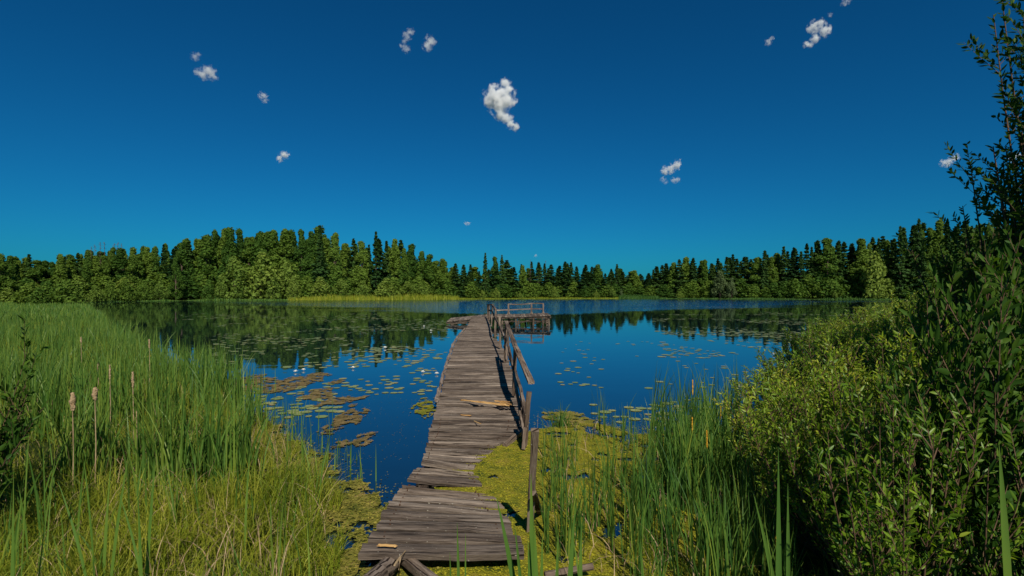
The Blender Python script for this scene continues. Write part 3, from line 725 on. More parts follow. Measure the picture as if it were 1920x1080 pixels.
# tall dark willow at the right edge
def big_willow(name, X, Y, H, spread, nst, label, lean=(0, 0), mat=M_wdark):
    fo, stm = shrub_meshes(nst, H, spread, 0, mat, .085, .030, 4, 0, 30)
    t = link(name, None, None, (X, Y, .05)); tag(t, label, 'willow'); t.rotation_euler = (lean[0], lean[1], random.random() * 6.28)
    link('stems', stm, t); link('foliage', fo, t); return t
big_willow('willow_tree', 5.2, 4.75, 6.3, .85, 46, 'tall dark broad-leaved willow reaching up the right edge of the picture')
big_willow('willow_tree', 5.9, 5.3, 6.6, .95, 44, 'tall dark willow at the right edge, the right one of the two tallest')
big_willow('willow_tree', 6.0, 6.0, 4.3, 1.3, 34, 'dark willow behind the tall one at the right edge, overhanging the thicket')
big_willow('willow_tree', 6.6, 7.2, 3.3, 1.1, 24, 'lower dark willow between the thicket and the tall one at the right edge')
# unseen trees outside the picture, added to shade its right corner and lower left
for x_, y_, h_, w_, lb_ in [(6.3, .4, 6.3, .55, 'unseen broadleaf tree added for shade right of the camera'), (7.6, 1.6, 7.4, .6, 'unseen broadleaf tree added for shade far right')]:
    t = tree('broad0', 'broadleaf_tree', 960, 500, 60, lb_); t.location = (x_, y_, .05); t.scale = (w_, w_, h_ / 16)
for (x_, y_, H_, sp_, n_, lb_) in [(6.3, .6, 6.4, 1.9, 46, 'unseen willow added for shade on the right'), (-3.9, -1.0, 4.6, 1.3, 30, 'unseen willow added for shade behind the left corner')]:
    big_willow('willow_tree', x_, y_, H_, sp_, n_, lb_)
shrub(SD, -4.0, 3.6, 1.8, .8, 'small dark willow bush at the left edge of the picture', None, 'willow_bush')
shrub(SD, -4.5, 4.2, 1.95, .8, 'second dark willow bush at the left edge, behind the first', None, 'willow_bush')

# ------------------------------------------------------------ floating plants
def cells(x0, x1, y0, y1, step, keep, z, mat, name, seed):
    nx_ = int((x1-x0)/step); ny_ = int((y1-y0)/step)
    gx_ = np.linspace(x0, x1, nx_+1); gy_ = np.linspace(y0, y1, ny_+1); XX, YY = np.meshgrid(gx_, gy_)
    XX = XX + rng.uniform(-.3, .3, XX.shape)*step; YY = YY + rng.uniform(-.3, .3, YY.shape)*step
    ZZ = z + .006 * fbm(XX * 9, YY * 9, seed)
    id_ = np.arange(XX.size).reshape(XX.shape)
    cx = (XX[:-1, :-1] + XX[1:, 1:]) / 2; cy = (YY[:-1, :-1] + YY[1:, 1:]) / 2
    k = keep(cx, cy)
    Fc = np.stack([id_[:-1, :-1], id_[:-1, 1:], id_[1:, 1:], id_[1:, :-1]], -1)[k]
    used = np.unique(Fc); mp = np.full(XX.size, -1); mp[used] = np.arange(len(used))
    V = np.stack([XX.ravel(), YY.ravel(), ZZ.ravel()], 1)[used]
    return V, mp[Fc]
M_duckleaf = foliage('duckweed_leaf', [(0.04, 0.07, 0.008), (0.16, 0.17, 0.011), (0.24, 0.225, 0.014), (0.33, 0.29, 0.022)], 0.0, 2.5, 0.03, 0.6)
M_algleaf = foliage('algae_leaf', [(0.03, 0.05, 0.008), (0.12, 0.12, 0.016), (0.25, 0.21, 0.04), (0.38, 0.28, 0.10)], 0.0, 2.5, 0.03, 0.6)
def two(name, a, b, m1, m2):
    V, Fc = join([a, b]); me = np_mesh(name, V, Fc, m1); me.materials.append(m2)
    idx = np.zeros(len(Fc), dtype=np.int32); idx[len(a[1]):] = 1; me.polygons.foreach_set('material_index', idx); return link(name, me)
def bits(X, Y, z, r, k=6):
    n = len(X); a = rng.uniform(0, 6.28, n)
    V = []
    for j in range(k):
        t = a + 6.283*j/k; rr = r * rng.uniform(.7, 1.2, n)
        V.append(np.stack([X + np.cos(t)*rr, Y + np.sin(t)*rr*.9, np.full(n, z)], 1))
    return np.stack(V, 1).reshape(-1, 3), np.arange(n*k).reshape(n, k)
# yellow duckweed, right of and under the pier's near end
def duck(X, Y):
    edge_far = np.interp(X, [-1.5, -.95, -.66, -.4, 0.2, .6, 2.4, 4.5], [3.0, 4.2, 6.2, 7.2, 7.8, 8.1, 7.9, 8.3])
    f = np.minimum(edge_far - Y, (X + .85) * 2.0) + 0.9 * (fbm(X * 1.6, Y * 1.6, 4) - .5) + .5 * (fbm(X * 7, Y * 7, 14) - .5)
    hole = fbm(X * 5, Y * 5, 21) - np.interp(Y, [3, 5.5, 8], [.22, .27, .42])
    return np.minimum(f * .8, hole * 3)
dm = cells(-1.2, 5.0, 2.2, 8.8, .03, lambda X, Y: duck(X, Y) > 0.06, .008, M_mat, 'duckweed', 3)
X = rng.uniform(-1.2, 4.6, 26000); Y = rng.uniform(2.4, 9.6, 26000)
k = (duck(X, Y) < 0.05) & (duck(X, Y) > -.9 * rng.uniform(0, 1, len(X)) ** 2.5) & (X > -.9)
X, Y = X[k], Y[k]; X2 = rng.uniform(-1.0, 4.6, 90000); Y2 = 2.5 * (9.2/2.5) ** rng.uniform(0, 1, 90000); k = duck(X2, Y2) > -.04
X = np.concatenate([X, X2[k]]); Y = np.concatenate([Y, Y2[k]])
bt = bits(X, Y, .016, rng.uniform(.004, .012, len(X)), 4); bt[0][:, 2] += rng.uniform(-.003, .004, len(bt[0]))
o = two('duckweed', dm, bt, M_mat, M_duckleaf); tag(o, 'yellow-green duckweed carpet right of and around the near end of the pier', 'duckweed', None, 'stuff')
# duckweed washed over the low right edge of the deck
# brown green algae along the left bank
def algl(X, Y):
    d = left_bank(Y) - X
    off = np.interp(Y, [2.5, 4, 5, 6, 8, 10, 13], [.75, .62, .62, .45, .5, .35, .2])
    f = d + off + .55 * (fbm(X * 1.8, Y * 1.8, 54) - .5) + .4 * (fbm(X * 8, Y * 8, 64) - .5)
    hole = fbm(X * 5, Y * 5, 71) - .36
    return np.minimum(f, hole * 3)
dm = cells(-7.5, -.3, 2.4, 13, .035, lambda X, Y: (algl(X, Y) > 0) & (X > left_bank(Y) - 1.2), .012, M_mat2, 'algae', 5)
X = rng.uniform(-6.5, -.3, 26000); Y = rng.uniform(2.6, 12, 26000); f = algl(X, Y)
k = (f < .05) & (f > -.6 * rng.uniform(0, 1, len(X)) ** 2.5); X, Y = X[k], Y[k]
X2 = rng.uniform(-6.5, -.3, 90000); Y2 = 2.6 * (12/2.6) ** rng.uniform(0, 1, 90000); k = (algl(X2, Y2) > -.03) & (X2 > left_bank(Y2) - .9)
X = np.concatenate([X, X2[k]]); Y = np.concatenate([Y, Y2[k]])
bt = bits(X, Y, .022, rng.uniform(.006, .018, len(X)), 4); bt[0][:, 2] += rng.uniform(-.006, .006, len(bt[0]))
o = two('algae_fringe', dm, bt, M_mat2, M_algleaf); tag(o, 'olive algae and duckweed fringe along the left bank', 'algae', None, 'stuff')
# separate drifting patches
def patch(px, py, wx, wy, label, mat=M_patch, seed=1):
    c = P(px, py); rx = wx * c.y / F / 2; ry = abs(P(px, py - wy/2).y - P(px, py + wy/2).y) / 2
    def kf(X, Y):
        q = np.sqrt(((X - c.x)/rx)**2 + ((Y - c.y)/ry)**2)
        return (1 - q + 2.0 * (fbm(X * 3.0 / rx * .5 + seed * 9, Y * 3.0 / ry * .4, seed) - .5) > 0) & (fbm(X * 12, Y * 12, seed + 3) > .42)
    V, Fc = cells(c.x - rx*1.5, c.x + rx*1.5, c.y - ry*1.5, c.y + ry*1.5, max(.018, rx / 45), kf, .006, mat, 'p', seed)
    if len(V) == 0: return
    V = V - np.array([c.x, c.y, 0])
    o = link('algae_patch', np_mesh('algae_patch', V, Fc, mat), None, (c.x, c.y, 0)); tag(o, label, 'algae patch')
patch(530, 718, 150, 34, 'largest brown algae raft drifting off the left reeds')
patch(445, 715, 70, 30, 'brown algae raft touching the reed edge left of the largest one', seed=2)
patch(600, 738, 60, 16, 'narrow brown algae streak right of the largest raft', seed=3)
patch(640, 752, 66, 22, 'brown algae patch above the round tan one in the left water', seed=4)
patch(650, 785, 52, 34, 'round tan algae patch in the middle of the left water', seed=5)
patch(622, 810, 28, 14, 'small tan algae patch below the round one', seed=6)
patch(680, 826, 46, 22, 'tan algae patch nearest the pier in the left water', seed=7)
patch(640, 833, 26, 14, 'small algae patch left of the one nearest the pier', seed=8)
patch(697, 815, 14, 10, 'tiny algae patch above the one nearest the pier', seed=9)
patch(626, 718, 28, 8, 'small brown algae patch floating alone among the lily pads', seed=10)
patch(800, 764, 56, 26, 'green algae patch touching the left edge of the pier', M_mat, seed=11)
patch(1060, 785, 90, 34, 'ragged weed patch around the tussock right of the pier', M_mat2, seed=12)
# lily pads
def pad_mesh(i):
    k = 14; V = [(0, 0, 0)]; 
    for j in range(k):
        a = 0.12 + (6.283 - .24) * j / (k - 1); r = 1 + random.uniform(-.05, .05)
        V.append((math.cos(a)*r, math.sin(a)*r, random.uniform(-.02, .05)))
    Fc = [(0, j, j + 1) for j in range(1, k)]
    return np_mesh('lily_pad', np.array(V), np.array(Fc), M_pad, False)
PM = [pad_mesh(i) for i in range(5)]
pads = []
def scatter(n, x0, x1, y0, y1, r0, r1, clump, seed):
    k = 0; tries = 0
    while k < n and tries < n * 40:
        tries += 1
        D0 = 2000/(y1-HZ); D1 = 2000/(y0-HZ)
        py = HZ + 2000 / (D0 * (D1/D0) ** random.random()) if clump >= 0 else random.uniform(y0, y1)
        px = random.uniform(x0, x1); p = P(px, py)
        if vnoise(p.x * .55 + seed, p.y * .28, seed) < abs(clump): continue
        if px < 430 and p.x < left_bank(p.y) + .3: continue
        if p.x > right_bank(p.y) - .2: continue
        dl = np.interp(py, [592, 618, 647, 700, 758, 800, 900], [845, 862, 845, 822, 808, 795, 740]); 
        if dl < px < np.interp(py, [592, 640, 700, 800, 1000], [1030, 985, 990, 1010, 1020]): continue
        r = random.uniform(r0, r1) * random.choice([.6, .85, 1.0])
        if any((p.x-q[0])**2 + (p.y-q[1])**2 < (.8*(r+q[2]))**2 for q in pads[-400:]): continue
        pads.append((p.x, p.y, r, px, py)); k += 1
scatter(330, 400, 850, 606, 690, .08, .15, .47, 3)
scatter(80, 430, 760, 660, 740, .07, .11, .40, 5)
scatter(46, 480, 640, 742, 785, .085, .12, .1, 7)
scatter(22, 770, 815, 690, 740, .08, .12, .2, 9)
scatter(42, 1100, 1330, 735, 800, .085, .125, .3, 11)
scatter(70, 1030, 1440, 640, 730, .06, .10, .5, 13)
scatter(180, 1240, 1500, 612, 672, .08, .14, .40, 15)
pads.sort(key=lambda q: q[1])
def pad_label(px, py):
    if px < 900:
        if py > 740: return 'round green lily pad close to the left reeds and the algae rafts'
        if px > 765 and py > 685: return 'lily pad in the raft of pads left of the pier with white flowers'
        if py > 690: return 'lily pad on the blue water beyond the algae rafts left of the pier'
        return 'lily pad floating on the dark tree reflection left of the pier'
    if py > 730: return 'green lily pad close behind the reeds right of the pier'
    if px < 1240: return 'scattered lily pad on the open blue water right of the pier'
    return 'lily pad in the fields of pads before the right thicket'
for i, (X_, Y_, r, px, py) in enumerate(pads[:300]):
    o = link('lily_pad', PM[i % 5], None, (X_, Y_, .006)); o.scale = (r, r, r * .5); o.rotation_euler = (0, 0, random.random()*6.28)
    l = pad_label(px, py); tag(o, l, 'lily pad', l.replace('lily pad', 'lily pads', 1))
rest = pads[300:]
XX = [q for q in rest]
for _ in range(5000):     # distant pads, too many and small to count
    side = random.random()
    Yd = 40 * (150/40) ** random.random(); u = random.uniform(.2, .8) if side < .75 else random.uniform(-.62, -.2)
    if vnoise(u * Yd * .10 + 5, Yd * .16, 44) < .56: continue
    if u > 0 and Yd < 95 and vnoise(u * Yd * .3, Yd * .3, 45) < .4: continue
    XX.append((u * Yd, Yd, random.uniform(.10, .2), 0, 0))
for _ in range(2600):
    Yd = 18 * (42/18) ** random.random(); u = random.uniform(.26, .62) if random.random() < .6 else random.uniform(-.56, -.12)
    if vnoise(u * Yd * .22 + 5, Yd * .26, 46) < .55: continue
    if u * Yd > right_bank(Yd) - .3 or u * Yd < left_bank(Yd) + .3: continue
    XX.append((u * Yd, Yd, random.uniform(.08, .16), 0, 0))
X = np.array([q[0] for q in XX]); Y = np.array([q[1] for q in XX]); r = np.array([q[2] for q in XX])
V, Fc = bits(X, Y, .010, r, 8)
o = link('distant_lily_pads', np_mesh('distant_lily_pads', V, Fc, M_pad)); tag(o, 'distant fields of tiny lily pads on the dark water', 'lily pads', None, 'stuff')
# tiny floating specks
X = rng.uniform(-6, 0, 1800); Y = rng.uniform(4.5, 11, 1800); k = (X > left_bank(Y)) & (fbm(X*1.2, Y*1.2, 90) > .47)
V, Fc = bits(X[k], Y[k], .005, rng.uniform(.003, .010, k.sum()), 4)
o = link('floating_specks', np_mesh('specks', V, Fc, M_mat2)); tag(o, 'tiny specks of weed floating on the blue water left of the pier', 'weed', None, 'stuff')
# white flowers
def flower(px, py, label, s=1.0):
    p = P(px, py, .03); t = link('water_lily_flower', None, None, (p.x, p.y, .012)); tag(t, label, 'flower'); parts = []
    for ring, (k, el, L) in enumerate([(8, 25, .055), (7, 50, .05), (5, 72, .042)]):
        for j in range(k):
            a = 6.283 * (j + ring * .5) / k; d = Vector((math.cos(a) * math.cos(R(el)), math.sin(a) * math.cos(R(el)), math.sin(R(el)))) * L * s
            sd = Vector((-math.sin(a), math.cos(a), 0)) * .013 * s
            parts.append((np.array([(0, 0, 0), tuple(d*.5 + sd), tuple(d), tuple(d*.5 - sd)]), np.array([(0, 1, 2, 3)])))
    v, f = join(parts); link('petals', np_mesh('petals', v, f, M_petal), t)
    v, f = tube([(0, 0, .005), (0, 0, .028*s)], [.012*s, .008*s], 8); link('stamens', np_mesh('stamens', v, f, M_yolk, True), t)
for px, py, lab in [(554, 696, 'white water lily left of its twin on the left pads'), (569, 693, 'white water lily right of its twin on the left pads'),
                    (662, 689, 'white water lily on the pads halfway to the pier'), (793, 697, 'white water lily left of the pier, the left of two'),
                    (819, 700, 'white water lily left of the pier, the one nearest the deck'), (1452, 664, 'white water lily before the right thicket, upper one'),
                    (1468, 670, 'white water lily before the right thicket, lower one'), (722, 652, 'white water lily on the distant pads below the tree reflection'),
                    (808, 620, 'distant white water lily right of the other distant one'), (795, 612, 'distant white water lily near the left wing of the platform')]:
    flower(px, py, lab, 1.3 if py > 680 else 1.8)
# tussock
tp = P(1050, 800); k = 90; a = rng.uniform(0, 6.28, k); r = rng.uniform(0, .14, k)
V, Fc = blades(r*np.cos(a), r*np.sin(a), -.02, rng.uniform(.2, .45, k), rng.uniform(.006, .011, k), rng.uniform(.1, .9, k), 6, 1.0, a)
o = link('grass_tussock', np_mesh('grass_tussock', V, Fc, M_reed), None, tp); tag(o, 'dark grass tussock in the water just right of the pier rail', 'tussock')

# ------------------------------------------------------------ the pier
class MB:
    def __init__(s): s.V = []; s.F = []; s.U = []
    def beam(s, p0, p1, wd, th, nseg=6, jit=.004, up=Vector((0, 0, 1)), nw=1, bow=0.0, ends=0.0, twist=0.0):
        """plank or squared timber from p0 to p1"""
        p0 = Vector(p0); p1 = Vector(p1); d = (p1 - p0); L = d.length; d = d.normalized()
        sd = d.cross(up).normalized(); u = sd.cross(d).normalized(); o = len(s.V); off = random.random() * 50
        prof = [(-.5 + i / nw, .5) for i in range(nw + 1)] + [(.5 - i / nw, -.5) for i in range(nw + 1)]
        k = len(prof); perim = [0]
        for i in range(1, k + 1):
            a, b = prof[i-1], prof[i % k]; perim.append(perim[-1] + math.hypot((a[0]-b[0])*wd, (a[1]-b[1])*th))
        wj = [random.uniform(-1, 1) * jit for _ in range(nseg + 1)]; wj2 = [random.uniform(-1, 1) * jit for _ in range(nseg + 1)]
        cup = random.uniform(-.4, .4) * jit; e0 = [random.uniform(0, 1) * ends for _ in range(k)]; e1 = [random.uniform(0, 1) * ends for _ in range(k)]
        for i in range(nseg + 1):
            t = i / nseg; c = p0.lerp(p1, t) + u * (bow * math.sin(math.pi * t) + random.uniform(-.3, .3) * jit)
            tw = twist * (t - .5)
            for j, (a, b) in enumerate(prof):
                e = (e0[j] if i == 0 else -e1[j] if i == nseg else 0)
                aa = a * wd + (wj[i] if a > .4 else wj2[i] if a < -.4 else 0); bb = b * th + cup * (1 - 4*a*a)
                v = c + sd * (aa * math.cos(tw) - bb * math.sin(tw)) + u * (bb * math.cos(tw) + aa * math.sin(tw)) + d * e
                s.V.append(tuple(v)); 
        for i in range(nseg):
            for j in range(k):
                a0 = o + i*k + j; b0 = o + i*k + (j+1) % k; c0 = o + (i+1)*k + (j+1) % k; d0 = o + (i+1)*k + j
                s.F.append((a0, b0, c0, d0))
                s.U.append([(L*i/nseg + off, perim[j] + off), (L*i/nseg + off, perim[j+1] + off), (L*(i+1)/nseg + off, perim[j+1] + off), (L*(i+1)/nseg + off, perim[j] + off)])
        for base, rev in ((o, False), (o + nseg*k, True)):
            f = [base + j for j in range(k)]; f = f if rev else f[::-1]
            s.F.append(tuple(f)); s.U.append([(off + .05 * prof[j - base][0], off + prof[j - base][1] * .05 + prof[j-base][0]*wd) for j in f])
        return s
    def slab(s, l0, r0, l1, r1, th, n=10, jit=.006, rag=.02, tw=0.0):
        """plank between near edge l0-r0 and far edge l1-r1"""
        o = len(s.V); off = random.random() * 50; L = (r0 - l0).length; wd = (l1 - l0).length
        j0 = [random.uniform(-1, 1)*jit for _ in range(n+1)]; j1 = [random.uniform(-1, 1)*jit for _ in range(n+1)]
        chip = random.random() < .3; cp = random.randint(0, n)
        dx = (r0 - l0).normalized(); el = [random.uniform(0, rag) for _ in range(4)]; er = [random.uniform(0, rag) for _ in range(4)]
        wv = random.uniform(0, 6.28); bow = random.uniform(-.006, .006)
        for i in range(n + 1):
            t = i / n; a = l0.lerp(r0, t); b = l1.lerp(r1, t)
            a = a + (b - a).normalized() * (j0[i] + (.02 if chip and i == cp else 0)); b = b + (a - b).normalized() * (j1[i])
            zz = bow * math.sin(3.14*t) + .003*math.sin(7*t + wv)
            for m_, q in enumerate((0, .33, .67, 1)):
                c = a.lerp(b, q) + Vector((0, 0, zz + tw*(q-.5)*(t-.5)))
                if i == 0: c += dx * el[m_]
                if i == n: c -= dx * er[m_]
                rnd = -.010 if m_ in (0, 3) else .002
                s.V.append(tuple(c + Vector((0, 0, rnd))))
            for q in (1, 0):
                c = a.lerp(b, q*.96 + .02) + Vector((0, 0, zz - th + tw*(q-.5)*(t-.5)))
                if i == 0: c += dx * el[3*q]
                if i == n: c -= dx * er[3*q]
                s.V.append(tuple(c))
        pm = [0, wd/3, 2*wd/3, wd, wd+th, 2*wd+th, 2*wd+2*th]
        for i in range(n):
            for j in range(6):
                jn = (j+1) % 6
                s.F.append((o+i*6+j, o+(i+1)*6+j, o+(i+1)*6+jn, o+i*6+jn))
                u0 = L*i/n + off; u1 = L*(i+1)/n + off
                s.U.append([(u0, pm[j]+off), (u1, pm[j]+off), (u1, pm[j+1]+off), (u0, pm[j+1]+off)])
        for b0, rv in ((o, 0), (o+n*6, 1)):
            f = [b0+j for j in range(6)]; s.F.append(tuple(f[::-1] if rv else f)); s.U.append([(off + j*.004, off + j*.02) for j in range(6)])
        return s
    def log(s, pts, rad, k=10, jit=.1):
        pts = [Vector(p) for p in pts]; o = len(s.V); off = random.random() * 50; L = 0; Ls = [0]
        for i in range(1, len(pts)): L += (pts[i] - pts[i-1]).length; Ls.append(L)
        jj = [random.uniform(1-jit, 1+jit) for _ in range(k)]
        for i, p in enumerate(pts):
            d = (pts[min(i+1, len(pts)-1)] - pts[max(i-1, 0)]).normalized(); a = d.cross(Vector((.2, .9, .3))).normalized(); b = d.cross(a)
            for j in range(k):
                t = 6.2832*j/k; r = rad[i] * jj[j] * random.uniform(1 - jit*.5, 1 + jit*.5)
                s.V.append(tuple(p + (a*math.cos(t) + b*math.sin(t)) * r))
        for i in range(len(pts)-1):
            for j in range(k):
                s.F.append((o+i*k+j, o+i*k+(j+1) % k, o+(i+1)*k+(j+1) % k, o+(i+1)*k+j))
                c = rad[i] * 6.28 / k
                s.U.append([(Ls[i]+off, j*c+off), (Ls[i]+off, (j+1)*c+off), (Ls[i+1]+off, (j+1)*c+off), (Ls[i+1]+off, j*c+off)])
        s.F.append(tuple(o+j for j in range(k))[::-1]); s.U.append([(off + .03*j, off) for j in range(k)])
        e = o+(len(pts)-1)*k; s.F.append(tuple(e+j for j in range(k))); s.U.append([(off + .03*j, off) for j in range(k)])
        return s
    def build(s, name, mat, parent=None, smooth=False):
        me = bpy.data.meshes.new(name); me.from_pydata(s.V, [], s.F); l = me.uv_layers.new(name='UVMap')
        me.uv_layers['UVMap'].data.foreach_set('uv', np.array([c for f in s.U for c in f], dtype=np.float32).ravel())
        if smooth: me.polygons.foreach_set('use_smooth', [True]*len(me.polygons))
        me.materials.append(mat); me.update(); return link(name, me, parent)
pier = link('pier', None); tag(pier, 'long crooked weathered wooden pier with a railing and a platform at its end', 'pier')
# image rows of the deck: y, left x, right x, z left, z right
RW = [(1034, 1037, 674, 992, .20, .16), (1004, 1009, 688, 981, .165, .10), (962, 976, 716, 958, .13, .05), (924, 938, 741, 929, .11, .025), (907, 923, 753, 911, .11, .02),
      (896, 907, 763, 916, .115, .02), (880, 893, 776, 896, .11, .02), (870, 883, 785, 890, .11, .02), (861, 871, 791, 896, .11, .02), (848, 855, 795, 909, .105, .02), (829, 834, 800, 938, .11, .03), (812, 815, 804, 974, .12, .06),
      (790, 792, 809, 978, .13, .09), (760, 761, 817, 975, .16, .12), (753, 753, 821, 974, .17, .13), (724, 724, 829, 968, .20, .17), (698, 698, 835, 961, .24, .21), (675, 675, 842, 953, .28, .26),
      (660, 660, 847, 948, .31, .29), (647, 647, 851, 941, .34, .33), (636, 636, 857, 931, .37, .36), (631, 631, 860, 924, .38, .38), (618, 618, 872, 920, .42, .42), (606, 606, 879, 918, .46, .46), (597, 597, 883, 915, .50, .50), (593.5, 593.5, 884, 915, .52, .52)]
ROWS = [(r[0], r[2], r[3], r[4], r[5]) for r in RW]
rows3 = [(P(xl, y, zl), P(xr, yr, zr)) for (y, yr, xl, xr, zl, zr) in RW]
Ls = [0.0]
for i in range(1, len(rows3)):
    a = (rows3[i][0] + rows3[i][1]) / 2; b = (rows3[i-1][0] + rows3[i-1][1]) / 2; Ls.append(Ls[-1] + (a - b).length)
LT = Ls[-1]
def edge(s):
    i = min(max(np.searchsorted(Ls, s) - 1, 0), len(Ls) - 2); t = (s - Ls[i]) / (Ls[i+1] - Ls[i])
    return rows3[i][0].lerp(rows3[i+1][0], t), rows3[i][1].lerp(rows3[i+1][1], t)
def s_of_y(y):
    ys = [r[0] for r in ROWS]; return float(np.interp(-y, [-v for v in ys], Ls))
s = 0.0; npk = 0; rest_mb = MB()
_v, _f = tube([(0, 0, -.01), (0, 0, .004), (0, 0, .006)], [.005, .007, .0005], 8); NAIL = np_mesh('nail', _v, _f, M_nail, True)
gapys = {910: .13, 872: .075, 760: .085, 786: .05}
gaps = {s_of_y(k): v for k, v in gapys.items()}
trim = lambda y: np.interp(y, [790, 815, 835, 850, 868, 880, 900, 915, 935, 950, 975, 1000, 1034], [0, .0, .05, .10, .13, .12, .11, .10, .10, .05, .03, .0, 0])
prev_big = False
while s < LT - .05:
    wd = random.choice([.12, .14, .17, .20, .23, .25]) * random.uniform(.93, 1.07)
    for gs in sorted(gaps):
        if s <= gs < s + wd: wd = max(.07, gs - s)
    s1 = s + wd; sm = (s + s1) / 2
    l, r = edge(min(sm, LT)); ym = HZ + (HC - l.z) * F / l.y
    g0 = random.choice([.004, .010, .018, .026]); la, ra = edge(min(s + g0, LT)); lb, rb = edge(min(s1 - random.choice([.006, .012, .02]), LT))
    dirv = (r - l).normalized(); ol = random.uniform(-.012, .02); orr = random.uniform(-.02, .04) 
    sk = random.uniform(-.012, .012)
    if npk > 0 and ym > 800: orr += random.uniform(-.04, .03)
    ww2 = random.uniform(-.012, .012) if ym > 800 else 0
    dz = Vector((0, 0, random.uniform(-.013, .013))); dzr = Vector((0, 0, random.uniform(-.008, .008)))
    l0 = la - dirv*ol + dz; l1 = lb - dirv*ol + dz; r0 = ra + dirv*orr + dzr; r1 = rb + dirv*orr + dzr
    if ym > 700: l1.y += random.uniform(-.02, 0); r1.y += random.uniform(-.02, 0)
    l0.y += sk; l1.y += sk + random.uniform(-.006, 0); r0.y -= sk; r1.y -= sk + random.uniform(0, .006)
    tgt = MB() if npk < 100 else rest_mb
    tgt.slab(l0, r0, l1, r1, random.uniform(.035, .05) if s > .05 else .055, 12, .006, .022, random.uniform(-.03, .03))
    if npk < 45:
        po = tgt.build('plank', M_deck, pier)
        if .05 < s and npk < 24:
            for tt in (.10, .86):
                for uu in (.3, .7):
                    c = (la.lerp(ra, tt)).lerp(lb.lerp(rb, tt), uu) + Vector((random.uniform(-.01, .01), random.uniform(-.01, .01), .004)) + dz
                    link('nail', NAIL, po, c)
    elif npk < 100: tgt.build('plank', M_deck, pier)
    npk += 1
    s = s1
    for gs in sorted(gaps):
        if s >= gs - 1e-4: s += gaps[gs]; del gaps[gs]; break
if rest_mb.V: tag(rest_mb.build('plank', M_deck, pier), kind='stuff')
# broken plank with fresh split wood
a = P(862, 750.5, .19); b = P(962, 758, .17)
m = MB()
for (xa, ya, xb, yb, ww) in [(862, 750, 905, 754, .028), (880, 752, 948, 760, .040), (900, 753, 958, 761, .024), (925, 752, 962, 755, .022), (938, 754, 963, 760, .014), (915, 756, 955, 757, .012)]:
    m.beam(P(xa, ya, .20), P(xb, yb, .185 + random.uniform(0, .02)), ww, .016, 9, .007, nw=2, bow=random.uniform(.0, .02), ends=.05, twist=random.uniform(-.8, .8))
o = m.build('broken_plank', M_fresh, pier); o['label'] = 'split plank with fresh orange wood across the middle of the pier'
m = MB(); m.beam(P(842, 754, .13), P(935, 762, .12), .06, .03, 8, .01, nw=2, ends=.05, twist=.3); o = m.build('broken_plank', M_deck, pier); o['label'] = 'grey fallen plank below the orange split one'
m = MB(); m.beam(P(889, 789, .15), P(902, 795, .15), .012, .008, 3, .002); o = m.build('splinter', M_fresh, pier); o['label'] = 'small pale wood splinter lying on the deck'
m = MB(); m.beam(P(862, 777.5, .155), P(885, 779.5, .15), .02, .012, 4, .006, ends=.03); m.build('splinter', M_fresh, pier)
m = MB(); m.beam(P(706, 1021.5, .205), P(747, 1024, .205), .02, .008, 5, .006, ends=.02); m.build('splinter', M_fresh, pier)
# front edge fascia under the first plank, stringers
def poly(pts, y0, y1, n, wd, th, name, mat, dx, dz, lab=None):
    mb = MB(); sa, sb = s_of_y(y0), s_of_y(y1); P0 = None
    for i in range(n):
        c = []
        for q in (sa + (sb-sa)*i/n, sa + (sb-sa)*(i+1)/n):
            l, r = edge(q); e = (l, r)[pts]; d = (r - l).normalized(); c.append(e + d * dx + Vector((0, 0, dz)))
        mb.beam(c[0], c[1] + (c[1]-c[0])*.01, wd, th, 2, .006)
    o = mb.build(name, mat, pier)
    if lab: o['label'] = lab
    return o
poly(0, 1015, 594, 26, .10, .13, 'stringer', M_darkwood, .18, -.115)
poly(1, 1015, 594, 26, .10, .13, 'stringer', M_darkwood, -.18, -.115)
# knobbly pale log along the left edge
mb = MB(); pts = []; rad = []
sa, sb = s_of_y(751), s_of_y(616)
for i in range(70):
    l, r = edge(sa + (sb-sa)*i/69); d = (r-l).normalized(); pts.append(l - d * .035 + Vector((random.uniform(-.008, .008), 0, .008 + random.uniform(-.006, .006)))); rad.append(random.uniform(.026, .044))
mb.log(pts, rad, 8, .2); mb.build('edge_log', M_log, pier)
# outer beam along the right side
poly(1, 830, 648, 14, .06, .07, 'edge_beam', M_rail, .07, -.01)
# supporting posts under the walkway and cross beams
for y in [905, 800, 740, 700, 670, 645, 628, 610, 598]:
    l, r = edge(s_of_y(y)); d = (r-l).normalized()
    MB().beam(l - d*.05 + Vector((0, .0, -.20)), r + d*.05 + Vector((0, 0, -.20)), .10, .09, 3, .008).build('crossbeam', M_darkwood, pier)
    for e, sg in ((l, 1), (r, -1)):
        q = e + d * (.08*sg); MB().log([(q.x, q.y, -.8), (q.x + random.uniform(-.03, .03), q.y, q.z - .04)], [.06, .055], 8).build('pile', M_darkwood, pier)
